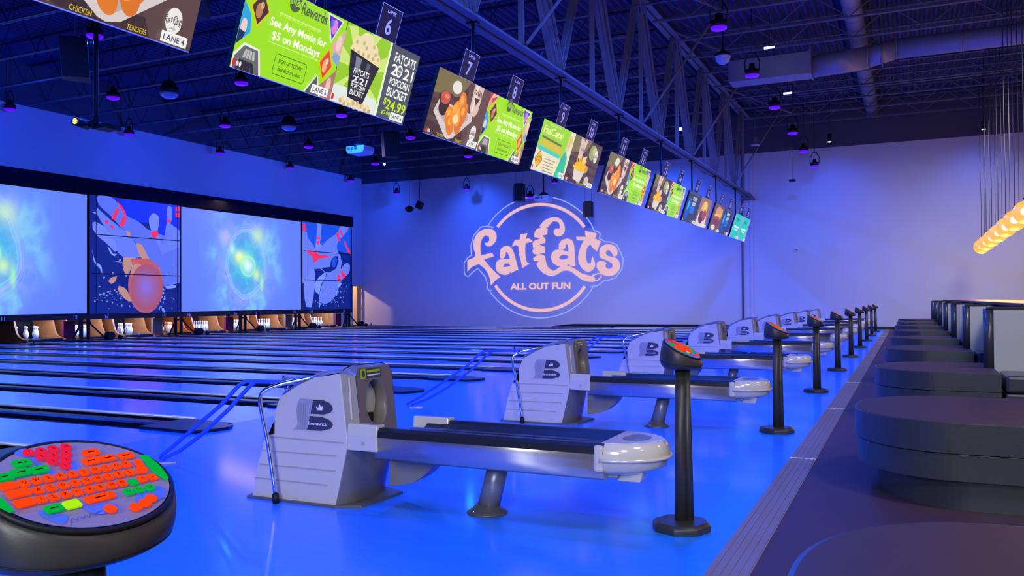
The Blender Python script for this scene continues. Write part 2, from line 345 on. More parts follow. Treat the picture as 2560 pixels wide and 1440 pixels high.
ARC1 = [[-17.029,4.553],[-16.917,4.681],[-16.794,4.802],[-16.663,4.914],[-16.524,5.016],[-16.377,5.11],[-16.224,5.193],[-16.064,5.267],[-15.9,5.329],[-15.731,5.381],[-15.558,5.422],[-15.384,5.451],[-15.207,5.47],[-15.03,5.477],[-14.852,5.473],[-14.675,5.457],[-14.5,5.431],[-14.328,5.394],[-14.158,5.346],[-13.993,5.288],[-13.832,5.22],[-13.677,5.142],[-13.527,5.056],[-13.385,4.96],[-13.25,4.856],[-13.122,4.744],[-13.003,4.625],[-12.893,4.5],[-12.793,4.368]]
ARC2 = [[-17.153,1.867],[-17.045,1.721],[-16.926,1.583],[-16.797,1.453],[-16.658,1.332],[-16.511,1.221],[-16.355,1.119],[-16.193,1.029],[-16.024,0.949],[-15.85,0.881],[-15.672,0.825],[-15.491,0.78],[-15.307,0.748],[-15.122,0.728],[-14.937,0.72],[-14.752,0.725],[-14.569,0.741],[-14.388,0.77],[-14.21,0.81],[-14.037,0.861],[-13.868,0.924],[-13.706,0.998],[-13.55,1.081],[-13.401,1.175],[-13.26,1.278],[-13.129,1.39],[-13.006,1.51],[-12.893,1.638],[-12.79,1.773]]
OUTL = [[-17.55,4.596],[-17.405,4.792],[-17.242,4.974],[-17.062,5.142],[-16.867,5.294],[-16.658,5.43],[-16.438,5.548],[-16.207,5.647],[-15.968,5.728],[-15.722,5.788],[-15.472,5.829],[-15.22,5.85],[-14.966,5.851],[-14.713,5.832],[-14.464,5.794],[-14.219,5.737],[-13.98,5.661],[-13.749,5.567],[-13.528,5.457],[-13.317,5.33],[-13.119,5.188],[-12.935,5.033],[-12.765,4.864],[-12.611,4.683],[-12.474,4.493],[-12.351,4.201],[-12.167,4.149],[-12.054,4.036],[-12.124,3.843],[-11.965,3.772],[-11.852,3.681],[-11.625,3.682],[-11.311,3.533],[-11.157,3.227],[-11.026,2.879],[-11.096,2.495],[-11.368,2.135],[-11.73,2.012],[-11.889,2.015],[-12.188,1.802],[-12.533,1.764],[-12.421,1.716],[-12.55,1.529],[-12.695,1.352],[-12.856,1.187],[-13.032,1.034],[-13.222,0.895],[-13.425,0.771],[-13.639,0.663],[-13.863,0.572],[-14.095,0.498],[-14.335,0.442],[-14.579,0.405],[-14.828,0.386],[-15.079,0.387],[-15.329,0.408],[-15.578,0.448],[-15.824,0.507],[-16.065,0.586],[-16.298,0.683],[-16.523,0.798],[-16.737,0.93],[-16.939,1.079],[-17.127,1.244],[-17.299,1.423],[-17.455,1.615],[-17.337,1.63],[-17.492,1.645],[-17.568,1.762],[-17.567,1.946],[-17.668,2.271],[-18.056,2.673],[-18.32,2.516],[-18.559,2.311],[-18.717,2.361],[-18.78,2.526],[-18.783,2.947],[-18.579,3.199],[-18.394,3.287],[-18.428,3.731],[-18.255,4.238],[-17.886,4.595],[-17.522,4.616],[-17.239,4.543]]
TAIL = [[-12.46,2.229],[-12.229,2.303],[-12.046,2.343],[-12.024,2.19],[-12.14,2.062],[-12.278,1.999]]
SLOGAN = [[-16.394,1.678],[-13.468,1.631],[-16.392,1.975]]
P1 = [["b2",[[19.24,4.77],[22.12,4.71],[22.12,3.36],[21.27,3.4],[20.83,3.9],[19.84,3.94],[19.58,4.52]]],["n",[[18.54,4.69],[18.78,4.7],[18.7,4.1],[18.54,4.12]]],["p2",[[20.67,3.71],[22.12,3.36],[22.12,1.89],[21.43,1.7],[21.21,2.23],[21.1,2.5],[20.4,3.25]]],["p1",[[21.52,4.49],[21.63,4.6],[21.77,4.54],[21.77,4.24],[21.69,3.96],[22.12,3.73],[22.12,3.17],[21.32,2.86],[21.49,3.86],[21.55,4.13]]],["p3",[[20.77,4.11],[20.94,4.29],[21.16,4.19],[21.18,3.92],[21.13,3.65],[21.24,3.31],[21.16,2.85],[20.83,3.41],[20.86,3.63],[20.77,3.89]]],["p1",[[21.27,3.31],[21.43,3.05],[21.28,2.75],[21.1,3.03]]],["p3",[[18.54,3.75],[18.67,3.79],[19.05,3.63],[19.39,3.36],[19.64,3.04],[19.39,2.86],[19.0,3.17],[18.76,3.32],[18.57,3.55]]],["p1",[[18.71,4.26],[18.9,4.12],[19.29,3.86],[19.68,3.63],[20.09,3.32],[20.35,2.99],[20.38,2.73],[19.89,2.65],[19.49,2.86],[19.39,3.19],[19.14,3.51],[18.86,3.82],[18.7,4.1]]],["p2",[[18.76,4.68],[19.24,4.71],[19.54,4.43],[19.81,4.11],[20.3,3.94],[20.72,3.67],[21.1,3.3],[21.35,2.77],[21.1,2.45],[20.67,2.66],[20.19,3.24],[19.79,3.56],[19.54,3.75],[19.24,4.02],[18.86,4.28],[18.7,4.51]]],["r",[[19.46,4.34],[19.57,4.28],[19.39,3.89],[19.25,3.96]]],["r",[[19.71,4.11],[19.85,4.01],[19.71,3.7],[19.55,3.77]]],["r",[[19.46,4.55],[19.68,4.36],[19.84,4.12],[19.75,4.1],[19.59,4.33]]],["r",[[20.83,3.63],[21.13,3.68],[21.16,3.52],[20.99,3.4],[20.86,3.48]]],["r",[[21.49,4.11],[21.69,4.14],[21.66,4.01],[21.52,4.02]]],["r",[[21.92,4.58],[22.11,4.62],[22.11,4.46],[21.9,4.44]]],["r",[[21.9,4.37],[22.11,4.39],[22.11,4.23],[21.92,4.23]]],["r",[[19.0,3.88],[19.14,3.87],[19.13,3.76],[19.01,3.77]]],["r",[[19.22,3.75],[19.35,3.72],[19.31,3.61],[19.2,3.66]]],["t",[[19.71,2.7],[20.19,2.7],[20.4,2.6],[20.09,2.42],[19.89,2.11],[19.76,2.19],[19.68,2.45]]],["t",[[20.22,3.2],[20.46,3.15],[20.72,2.75],[20.88,2.58],[20.56,2.61],[20.35,2.82]]],["t",[[19.79,3.58],[19.96,3.57],[20.01,3.4],[19.89,3.42]]],["o",[[21.36,1.77],[21.35,1.56],[21.29,1.35],[21.2,1.17],[21.08,1.02],[20.93,0.91],[20.78,0.84],[20.61,0.82],[20.45,0.85],[20.3,0.92],[20.16,1.03],[20.05,1.18],[19.97,1.35],[19.91,1.55],[19.9,1.75],[19.91,1.96],[19.97,2.15],[20.05,2.33],[20.16,2.48],[20.3,2.59],[20.45,2.67],[20.61,2.7],[20.78,2.68],[20.94,2.62],[21.08,2.51],[21.2,2.36],[21.29,2.19],[21.35,1.98]]],["o2",[[19.99,2.65],[20.4,2.69],[20.83,2.53],[21.18,2.15],[21.28,1.88],[20.94,2.14],[20.45,2.34],[20.14,2.38]]],["t",[[20.55,2.22],[20.53,2.12],[20.49,2.04],[20.43,1.97],[20.36,1.92],[20.27,1.91],[20.19,1.92],[20.11,1.96],[20.05,2.03],[20.02,2.11],[20.0,2.2],[20.02,2.29],[20.05,2.38],[20.11,2.45],[20.19,2.49],[20.27,2.51],[20.36,2.5],[20.43,2.46],[20.49,2.39],[20.53,2.31]]],["v",[[20.86,1.7],[20.83,1.57],[20.77,1.45],[20.68,1.36],[20.56,1.3],[20.43,1.28],[20.3,1.3],[20.18,1.36],[20.09,1.45],[20.03,1.56],[20.01,1.69],[20.03,1.81],[20.09,1.93],[20.18,2.02],[20.3,2.08],[20.43,2.1],[20.56,2.09],[20.68,2.03],[20.77,1.94],[20.83,1.83]]],["v2",[[20.68,1.7],[20.67,1.62],[20.63,1.55],[20.58,1.49],[20.51,1.45],[20.43,1.44],[20.35,1.45],[20.28,1.49],[20.23,1.54],[20.19,1.61],[20.18,1.69],[20.19,1.77],[20.23,1.84],[20.28,1.89],[20.35,1.93],[20.43,1.94],[20.51,1.93],[20.58,1.9],[20.63,1.84],[20.67,1.77]]],["o3",[[21.16,2.14],[21.36,1.88],[21.31,1.34],[21.02,0.95],[21.13,1.43]]],["t",[[19.24,2.01],[19.46,2.06],[19.39,1.89],[19.24,1.8],[19.13,1.89]]],["t",[[19.54,1.75],[19.81,1.64],[20.04,1.26],[19.94,1.22],[19.68,1.39],[19.49,1.64]]],["w",[[19.09,3.01],[19.19,2.97],[19.29,2.81],[19.46,2.8],[19.36,2.71],[19.22,2.79]]],["w",[[18.53,2.9],[18.64,2.53],[18.86,2.38],[18.9,2.13],[18.81,2.29],[18.6,2.49]]],["w",[[19.29,2.56],[19.54,2.55],[19.71,2.51],[19.54,2.53]]],["w",[[18.54,4.08],[18.64,4.1],[18.74,4.04],[18.62,4.05]]],["n2",[[19.9,1.96],[19.89,1.91],[19.86,1.86],[19.81,1.82],[19.75,1.8],[19.68,1.79],[19.62,1.8],[19.56,1.82],[19.52,1.86],[19.49,1.9],[19.48,1.96],[19.49,2.01],[19.52,2.06],[19.56,2.09],[19.62,2.12],[19.68,2.13],[19.75,2.12],[19.81,2.1],[19.86,2.06],[19.89,2.02]]],["b",[[21.38,1.7],[22.09,1.89],[22.12,0.82],[21.15,0.83],[21.21,1.3]]],["w",[[21.43,1.75],[21.94,1.82],[21.89,1.71],[21.49,1.68]]],["w",[[21.25,1.24],[21.23,1.21],[21.21,1.21],[21.19,1.24],[21.21,1.27],[21.23,1.27]]],["w",[[21.34,1.65],[21.34,1.6],[21.32,1.6],[21.31,1.65],[21.32,1.69],[21.34,1.69]]],["w",[[21.27,1.5],[21.25,1.47],[21.2,1.47],[21.18,1.5],[21.2,1.53],[21.25,1.53]]],["w",[[21.42,1.3],[21.4,1.28],[21.37,1.28],[21.35,1.3],[21.37,1.32],[21.4,1.32]]],["w",[[21.36,0.97],[21.34,0.93],[21.31,0.93],[21.3,0.97],[21.31,1.0],[21.34,1.0]]],["w",[[21.38,1.65],[21.36,1.61],[21.32,1.61],[21.3,1.65],[21.32,1.68],[21.36,1.68]]],["w",[[21.28,1.68],[21.26,1.65],[21.22,1.65],[21.2,1.68],[21.22,1.71],[21.26,1.71]]],["w",[[21.39,0.96],[21.37,0.91],[21.34,0.91],[21.32,0.96],[21.34,1.0],[21.37,1.0]]],["w",[[21.29,1.02],[21.28,0.98],[21.25,0.98],[21.23,1.02],[21.25,1.07],[21.28,1.07]]],["w",[[21.42,1.62],[21.41,1.6],[21.39,1.6],[21.38,1.62],[21.39,1.64],[21.41,1.64]]],["w",[[21.46,1.33],[21.44,1.31],[21.41,1.31],[21.39,1.33],[21.41,1.36],[21.44,1.36]]],["w",[[21.32,1.38],[21.31,1.34],[21.28,1.34],[21.27,1.38],[21.28,1.41],[21.31,1.41]]],["w",[[21.35,0.94],[21.33,0.89],[21.3,0.89],[21.28,0.94],[21.3,0.98],[21.33,0.98]]],["w",[[21.43,0.86],[21.41,0.84],[21.37,0.84],[21.36,0.86],[21.37,0.88],[21.41,0.88]]],["w",[[21.43,0.88],[21.41,0.85],[21.37,0.85],[21.35,0.88],[21.37,0.92],[21.41,0.92]]],["w",[[21.39,1.52],[21.37,1.49],[21.33,1.49],[21.31,1.52],[21.33,1.56],[21.37,1.56]]],["w",[[21.27,1.65],[21.25,1.6],[21.21,1.6],[21.19,1.65],[21.21,1.69],[21.25,1.69]]],["w",[[21.21,1.02],[21.19,1.0],[21.16,1.0],[21.15,1.02],[21.16,1.04],[21.19,1.04]]],["w",[[21.28,1.05],[21.26,1.03],[21.21,1.03],[21.2,1.05],[21.21,1.07],[21.26,1.07]]],["w",[[21.36,1.66],[21.34,1.64],[21.31,1.64],[21.29,1.66],[21.31,1.69],[21.34,1.69]]],["w",[[21.43,0.87],[21.41,0.82],[21.38,0.82],[21.37,0.87],[21.38,0.92],[21.41,0.92]]],["w",[[21.27,1.64],[21.26,1.62],[21.22,1.62],[21.21,1.64],[21.22,1.65],[21.26,1.65]]],["w",[[21.24,1.36],[21.23,1.34],[21.19,1.34],[21.18,1.36],[21.19,1.38],[21.23,1.38]]],["w",[[21.19,0.97],[21.18,0.92],[21.15,0.92],[21.14,0.97],[21.15,1.01],[21.18,1.01]]],["w",[[21.43,1.38],[21.42,1.35],[21.39,1.35],[21.37,1.38],[21.39,1.41],[21.42,1.41]]],["w",[[21.36,1.2],[21.35,1.16],[21.32,1.16],[21.3,1.2],[21.32,1.23],[21.35,1.23]]],["w",[[19.64,1.39],[19.63,1.37],[19.61,1.37],[19.59,1.39],[19.61,1.4],[19.63,1.4]]],["w",[[18.89,1.45],[18.87,1.44],[18.83,1.44],[18.81,1.45],[18.83,1.47],[18.87,1.47]]],["w",[[19.21,1.55],[19.2,1.53],[19.17,1.53],[19.16,1.55],[19.17,1.56],[19.2,1.56]]],["w",[[18.65,1.35],[18.63,1.34],[18.6,1.34],[18.59,1.35],[18.6,1.36],[18.63,1.36]]],["w",[[19.3,1.4],[19.29,1.39],[19.25,1.39],[19.24,1.4],[19.25,1.41],[19.29,1.41]]],["w",[[19.37,1.31],[19.36,1.3],[19.35,1.3],[19.35,1.31],[19.35,1.31],[19.36,1.31]]],["w",[[19.34,1.23],[19.33,1.22],[19.32,1.22],[19.31,1.23],[19.32,1.25],[19.33,1.25]]],["w",[[19.25,1.45],[19.24,1.44],[19.22,1.44],[19.21,1.45],[19.22,1.46],[19.24,1.46]]],["w",[[19.01,1.35],[19.0,1.34],[18.98,1.34],[18.97,1.35],[18.98,1.37],[19.0,1.37]]],["w",[[19.46,1.55],[19.45,1.53],[19.42,1.53],[19.4,1.55],[19.42,1.56],[19.45,1.56]]],["w",[[18.96,1.48],[18.95,1.47],[18.91,1.47],[18.89,1.48],[18.91,1.49],[18.95,1.49]]],["w",[[18.83,1.41],[18.81,1.4],[18.78,1.4],[18.76,1.41],[18.78,1.42],[18.81,1.42]]],["w",[[18.98,1.44],[18.96,1.43],[18.92,1.43],[18.9,1.44],[18.92,1.46],[18.96,1.46]]],["w",[[19.55,1.5],[19.53,1.48],[19.51,1.48],[19.5,1.5],[19.51,1.52],[19.53,1.52]]],["w",[[19.57,1.4],[19.57,1.4],[19.55,1.4],[19.54,1.4],[19.55,1.41],[19.57,1.41]]],["w",[[19.2,1.49],[19.18,1.47],[19.15,1.47],[19.13,1.49],[19.15,1.51],[19.18,1.51]]],["w",[[18.83,1.46],[18.81,1.44],[18.77,1.44],[18.76,1.46],[18.77,1.48],[18.81,1.48]]],["w",[[19.48,1.44],[19.48,1.43],[19.46,1.43],[19.45,1.44],[19.46,1.45],[19.48,1.45]]],["w",[[19.48,1.46],[19.47,1.45],[19.44,1.45],[19.43,1.46],[19.44,1.48],[19.47,1.48]]],["w",[[19.09,1.42],[19.07,1.41],[19.02,1.41],[19.0,1.42],[19.02,1.43],[19.07,1.43]]],["w",[[18.64,1.24],[18.62,1.22],[18.58,1.22],[18.57,1.24],[18.58,1.26],[18.62,1.26]]],["w",[[19.1,1.24],[19.08,1.23],[19.04,1.23],[19.02,1.24],[19.04,1.25],[19.08,1.25]]],["w",[[19.43,1.27],[19.42,1.26],[19.39,1.26],[19.37,1.27],[19.39,1.29],[19.42,1.29]]],["w",[[18.92,1.44],[18.91,1.43],[18.9,1.43],[18.89,1.44],[18.9,1.45],[18.91,1.45]]],["w",[[19.27,1.46],[19.25,1.45],[19.21,1.45],[19.19,1.46],[19.21,1.47],[19.25,1.47]]],["w",[[19.62,1.32],[19.6,1.3],[19.56,1.3],[19.54,1.32],[19.56,1.34],[19.6,1.34]]],["w",[[19.58,1.36],[19.58,1.34],[19.57,1.34],[19.56,1.36],[19.57,1.38],[19.58,1.38]]],["w",[[18.81,1.45],[18.8,1.44],[18.76,1.44],[18.75,1.45],[18.76,1.47],[18.8,1.47]]],["w",[[19.07,1.24],[19.05,1.23],[19.02,1.23],[19.01,1.24],[19.02,1.25],[19.05,1.25]]],["w",[[18.89,1.27],[18.88,1.25],[18.85,1.25],[18.84,1.27],[18.85,1.28],[18.88,1.28]]]]
P2 = [["b3",[[28.81,4.66],[32.33,4.69],[32.32,3.4],[31.32,3.49],[28.8,3.43]]],["p1",[[28.81,4.24],[29.16,4.2],[29.2,3.97],[29.56,3.67],[29.71,3.41],[29.66,2.62],[29.25,2.28],[28.89,1.98],[28.8,1.98]]],["p3",[[29.82,4.64],[30.16,4.62],[30.08,4.06],[30.03,3.76],[30.4,3.58],[29.92,3.29],[29.66,3.41],[29.74,3.74],[29.79,4.04]]],["p1",[[31.53,4.64],[32.13,4.64],[32.07,4.47],[31.67,4.17],[31.33,3.91],[31.27,3.56],[31.55,3.23],[31.21,2.67],[30.6,2.41],[30.07,2.63],[29.66,2.62],[29.56,3.01],[29.92,3.42],[30.4,3.85],[30.89,4.12],[31.33,4.35]]],["n",[[30.82,3.03],[31.1,3.24],[31.32,3.25],[31.29,2.88],[31.04,2.56],[30.44,2.51],[30.13,2.67],[30.77,2.75]]],["b3",[[30.88,3.06],[31.16,3.21],[31.27,3.08],[31.15,2.77],[30.93,2.73]]],["r",[[31.19,4.27],[31.33,4.39],[31.52,3.99],[31.38,3.93]]],["r",[[31.44,4.46],[31.55,4.52],[31.72,4.24],[31.61,4.17]]],["r",[[29.77,4.04],[30.05,4.04],[30.04,3.96],[29.78,3.94]]],["r",[[29.77,3.86],[30.04,3.86],[29.92,3.69],[29.78,3.75]]],["r",[[28.83,4.56],[29.11,4.55],[29.01,4.42],[29.11,4.33],[28.98,4.22],[28.83,4.27]]],["r",[[29.15,3.43],[29.46,3.45],[29.45,3.3],[29.76,3.48],[29.87,3.29],[30.45,3.25],[30.83,3.2],[30.39,3.15],[29.92,3.06],[29.58,2.85],[29.48,3.14],[29.2,3.29]]],["p3",[[29.35,2.61],[29.66,2.55],[29.65,1.83],[29.5,1.17],[29.42,0.94],[29.09,0.96],[28.97,1.33],[28.92,1.82],[28.95,2.05],[29.25,2.31]]],["w",[[29.65,1.96],[29.91,2.23],[30.39,2.51],[30.44,2.34],[30.12,1.97],[29.96,1.5],[29.7,1.63]]],["p1",[[31.57,2.68],[31.77,2.88],[32.0,2.97],[32.2,2.91],[32.23,2.7],[32.11,2.48],[31.82,2.3],[31.54,2.09],[31.31,1.68],[30.87,1.23],[30.33,1.08],[29.96,1.17],[29.96,1.47],[30.18,1.97],[30.55,2.41],[31.15,2.67],[31.32,2.81]]],["p1",[[31.32,3.29],[31.57,3.09],[31.55,2.81],[31.37,2.54],[30.99,2.46],[31.32,2.88]]],["r",[[31.23,2.39],[31.4,2.43],[31.54,2.16],[31.34,2.05]]],["r",[[31.52,2.57],[31.66,2.65],[31.77,2.44],[32.0,2.45],[31.77,2.27],[31.65,2.2]]],["r",[[31.81,4.0],[31.92,3.94],[32.01,3.74],[32.27,3.54],[32.27,3.33],[32.12,3.46],[31.84,3.8]]],["w",[[29.91,1.17],[30.07,1.1],[29.96,0.89],[29.93,1.04]]],["w",[[31.32,1.99],[31.62,2.06],[31.48,1.88],[31.31,1.85]]],["w",[[31.12,1.64],[31.26,1.61],[31.23,1.47]]],["w",[[31.21,1.8],[31.2,1.77],[31.16,1.77],[31.14,1.8],[31.16,1.83],[31.2,1.83]]],["w",[[31.09,1.25],[31.07,1.22],[31.02,1.22],[31.0,1.25],[31.02,1.28],[31.07,1.28]]],["w",[[31.56,1.98],[31.54,1.95],[31.5,1.95],[31.48,1.98],[31.5,2.01],[31.54,2.01]]],["w",[[30.99,1.73],[30.98,1.71],[30.95,1.71],[30.94,1.73],[30.95,1.75],[30.98,1.75]]],["w",[[31.27,1.55],[31.25,1.54],[31.21,1.54],[31.19,1.55],[31.21,1.56],[31.25,1.56]]],["w",[[30.99,1.86],[30.98,1.85],[30.96,1.85],[30.95,1.86],[30.96,1.87],[30.98,1.87]]],["w",[[31.65,1.19],[31.64,1.17],[31.62,1.17],[31.61,1.19],[31.62,1.22],[31.64,1.22]]],["w",[[31.18,1.69],[31.17,1.67],[31.14,1.67],[31.12,1.69],[31.14,1.72],[31.17,1.72]]],["w",[[31.37,1.65],[31.36,1.63],[31.34,1.63],[31.32,1.65],[31.34,1.67],[31.36,1.67]]],["w",[[31.05,1.47],[31.03,1.45],[30.99,1.45],[30.97,1.47],[30.99,1.49],[31.03,1.49]]],["w",[[31.01,1.82],[31.0,1.79],[30.97,1.79],[30.95,1.81],[30.97,1.84],[31.0,1.84]]],["w",[[31.54,1.63],[31.51,1.61],[31.47,1.61],[31.45,1.63],[31.47,1.66],[31.51,1.66]]],["w",[[31.27,1.64],[31.25,1.61],[31.22,1.61],[31.2,1.64],[31.22,1.67],[31.25,1.67]]],["w",[[31.26,1.34],[31.24,1.33],[31.21,1.33],[31.19,1.34],[31.21,1.36],[31.24,1.36]]],["w",[[31.33,1.34],[31.32,1.32],[31.3,1.32],[31.29,1.34],[31.3,1.36],[31.32,1.36]]],["w",[[31.28,1.17],[31.25,1.15],[31.2,1.15],[31.18,1.17],[31.2,1.19],[31.25,1.19]]],["w",[[31.6,1.25],[31.59,1.23],[31.56,1.23],[31.55,1.25],[31.56,1.27],[31.59,1.27]]],["w",[[31.05,1.23],[31.03,1.2],[30.99,1.2],[30.97,1.23],[30.99,1.27],[31.03,1.27]]],["w",[[31.54,1.37],[31.52,1.34],[31.48,1.34],[31.45,1.37],[31.48,1.39],[31.52,1.39]]],["w",[[31.02,1.44],[31.01,1.43],[30.99,1.43],[30.98,1.44],[30.99,1.45],[31.01,1.45]]],["w",[[31.51,1.95],[31.5,1.94],[31.48,1.93],[31.47,1.95],[31.48,1.96],[31.5,1.96]]],["w",[[31.58,1.82],[31.57,1.79],[31.55,1.79],[31.55,1.82],[31.55,1.85],[31.57,1.85]]]]
P1G = [[18.54,3.39],[22.12,3.4],[18.54,2.1],[22.12,2.11],[21.96,4.62],[21.95,0.82]]
HSIDE = [[-3.577,-0.003],[-3.533,0.201],[-3.502,0.285],[-3.474,0.372],[-3.404,0.391],[-3.404,0.514],[-3.361,0.61],[-3.228,0.683],[-3.108,0.732],[-2.927,0.76],[-2.876,0.364],[-2.964,0.007]]
BUP = [[-3.112,0.606],[-3.035,0.604],[-2.998,0.593],[-2.978,0.574],[-2.972,0.557],[-2.99,0.537],[-3.036,0.524],[-3.131,0.524]]
BLO = [[-3.136,0.51],[-3.052,0.51],[-3.003,0.497],[-2.978,0.481],[-2.973,0.468],[-2.987,0.447],[-3.053,0.43],[-3.157,0.428]]
BFL = [[-3.212,0.61],[-3.112,0.606],[-3.131,0.524],[-3.144,0.482],[-3.157,0.428],[-3.259,0.424],[-3.229,0.457],[-3.233,0.497],[-3.239,0.538],[-3.229,0.579]]
BOUT = [[-3.216,0.615],[-3.035,0.614],[-2.99,0.6],[-2.97,0.577],[-2.965,0.554],[-2.978,0.536],[-3.003,0.523],[-2.978,0.507],[-2.964,0.472],[-2.977,0.443],[-3.036,0.422],[-3.268,0.419],[-3.236,0.456],[-3.24,0.497],[-3.246,0.537],[-3.236,0.579]]
BCR = [[-3.085,0.547],[-3.089,0.57],[-3.075,0.56],[-3.064,0.583],[-3.055,0.563],[-3.042,0.574],[-3.046,0.547]]
BTX = [[-3.146,0.46],[-3.011,0.462],[-3.146,0.475]]
HGR = [[[-3.465,0.373],[-2.922,0.37]],[[-3.492,0.288],[-2.971,0.292]],[[-3.519,0.204],[-2.98,0.206]],[[-3.555,0.121],[-3.037,0.121]]]
KEYS = {"Q":[[-0.0808,0.0187],[-0.0631,0.0187],[-0.0461,0.0177],[-0.0284,0.0172],[-0.011,0.0163],[0.0065,0.0151],[0.0243,0.015],[0.0416,0.0141],[0.0589,0.0139],[0.0761,0.0133]],"A":[[-0.0728,-0.0009],[-0.0551,-0.0014],[-0.0372,-0.0022],[-0.0196,-0.0027],[-0.0018,-0.0033],[0.0156,-0.0036],[0.0329,-0.0044],[0.0503,-0.0049],[0.0676,-0.0059]],"Z":[[-0.0804,-0.0196],[-0.0634,-0.0208],[-0.0459,-0.021],[-0.0285,-0.022],[-0.0107,-0.0223],[0.0066,-0.0227],[0.0243,-0.0234],[0.0414,-0.0242],[0.0583,-0.0276],[0.0757,-0.0255],[0.093,-0.0265]],"W":[[-0.1014,0.02],[-0.0979,0.0017],[-0.1021,-0.0183],[0.0453,0.0551],[0.0323,0.0361],[0.0591,0.0351],[0.0897,0.0325]],"G":[[-0.0589,0.0597],[-0.0713,0.0414],[-0.0456,0.0396],[-0.0972,0.0383],[-0.0762,-0.0418]],"L":[[-0.0503,-0.0424]],"S":[[-0.0075,-0.0423]],"AR":[[0.0369,-0.0454],[0.0545,-0.046],[0.0724,-0.047]],"R":[[-0.037,0.0798],[-0.0193,0.0779],[-0.0006,0.0782],[0.0189,0.0774],[-0.0268,0.0653],[-0.0093,0.0638],[0.0101,0.0638],[-0.0187,0.051],[0.0006,0.0497],[-0.0091,0.0366]],"O":[[0.0243,-0.0784],[0.0427,-0.0753],[0.0579,-0.0693],[-0.0094,-0.0687]],"E":[[0.0931,0.0025]],"SL":[[0.1122,-0.0068],[-0.1258,-0.0137]],"sc":[[-0.049,-0.0686]]}
SLG = [[0.1116,0.0271],[0.1211,0.0226],[0.1219,-0.0071],[0.1146,-0.0364],[0.1095,-0.0403],[0.1035,-0.0154]]
SLG2 = [[-0.1248,0.0095],[-0.1225,-0.0103],[-0.1225,-0.029],[-0.1274,-0.0304],[-0.1324,-0.018],[-0.1336,-0.0059]]
ENT = [[0.0918,0.0179],[0.1032,0.0171],[0.0976,-0.0105],[0.0926,-0.0145],[0.0773,-0.0121],[0.0803,-0.0018],[0.0877,-0.0009]]
BLOB = [[[-0.0519,0.0879],[-0.0306,0.095],[-0.0313,0.0708],[-0.0206,0.0297],[0.016,0.0502],[0.0138,0.0317],[-0.0019,0.0234],[-0.0363,0.0325],[-0.0406,0.0683]],[[-0.0906,-0.0348],[-0.0718,-0.0496],[-0.0647,-0.0573],[-0.0792,-0.0703],[-0.0885,-0.0617],[-0.0953,-0.0447]],[[-0.0346,-0.0449],[0.0045,-0.0552],[0.0025,-0.0697],[-0.0238,-0.0716],[-0.0363,-0.0616]],[[0.0466,-0.053],[0.0919,-0.0452],[0.0857,-0.0678],[0.0657,-0.0737],[0.0356,-0.0699]]]
# ================================================================ THE BUILDING
YW = 34.59      # far wall
b = MB().box((-0.62, -8, -0.06), (9, YW, 0)); struct(obj('floor', b, M_CARPET))
b = MB().box((-5.93, -8, -0.06), (-0.80, YW-0.02, 0)); struct(obj('floor_approach', b, M_APP))
b = MB().box((-27.6, -8, -0.16), (-5.93, YW, -0.09)); struct(obj('floor_under_lanes', b, M_GUT))
b = MB().box((-15.0, 33.75, -0.09), (-5.93, YW-0.02, 0.0)).box((-25.2, 33.75, -0.09), (-15.0, YW-0.02, -0.01)); struct(obj('floor_side', b, M_CAP))
b = MB().box((-0.80, -8, -0.06), (-0.62, YW-0.03, 0.004))
for k in range(5):
    x = -0.785 + k*0.036; b.box((x, -8, 0.004), (x+0.014, YW-0.03, 0.007))
b.mi = 1
for k in range(12): b.box((-0.80, -2.7 + k*3.05, 0.004), (-0.62, -2.694 + k*3.05, 0.0085))
struct(obj('trim_1', b, [M_STRIP, M_LOGOW]))
ZP = 7.02
b = MB().box((-27.6, YW, -0.1), (9, YW+0.2, ZP)); b.mi = 1; b.box((-27.6, YW-0.02, ZP), (9, YW+0.2, 9)); struct(obj('wall_far', b, [M_WALL, M_WALLD]))
b = MB().box((-24.75, -8, 4.9), (-24.55, YW, 7.27)).box((-24.75, 32.5, 0.0), (-24.55, 33.72, 4.9)).box((-24.75, 33.72, 1.93), (-24.55, YW, 4.9))
b.mi = 1; b.box((-24.75, -8, 7.27), (-24.55, YW, 9)); struct(obj('wall_left', b, [M_WALL, M_WALLD]))
b = MB().box((-27.8, -8, -0.1), (-27.6, YW, 5)).box((-27.6, -8, 4.85), (-24.6, YW, 4.95)); struct(obj('wall_machine_room', b, M_CREAM))
b = MB().box((9, -8, -0.1), (9.2, YW, 9)); struct(obj('wall_right', b, M_WALL))
b = MB().box((-27.6, -8.2, -0.1), (9.2, -8, 9)); struct(obj('wall_back', b, M_WALL))
b = MB().box((-0.62, YW-0.03, 0), (9, YW, 0.10)).box((-5.93, YW-0.03, 0), (-0.62, YW, 0.10)); struct(obj('baseboard_far', b, M_BLACK))
# panel joints and the two service pipes on the far wall
b = MB()
for x in (0.55,): b.box((x, YW-0.006, 0.1), (x+0.012, YW, ZP))
b.box((-5.72, YW-0.05, 0.0), (-5.60, YW, 7.0)); struct(obj('trim_2', b, M_WALL))
b = MB().cyl((-6.02, YW-0.05, 0.05), (-6.02, YW-0.05, 7.2), 0.035, n=10); struct(obj('trim_3', b, M_STEEL))
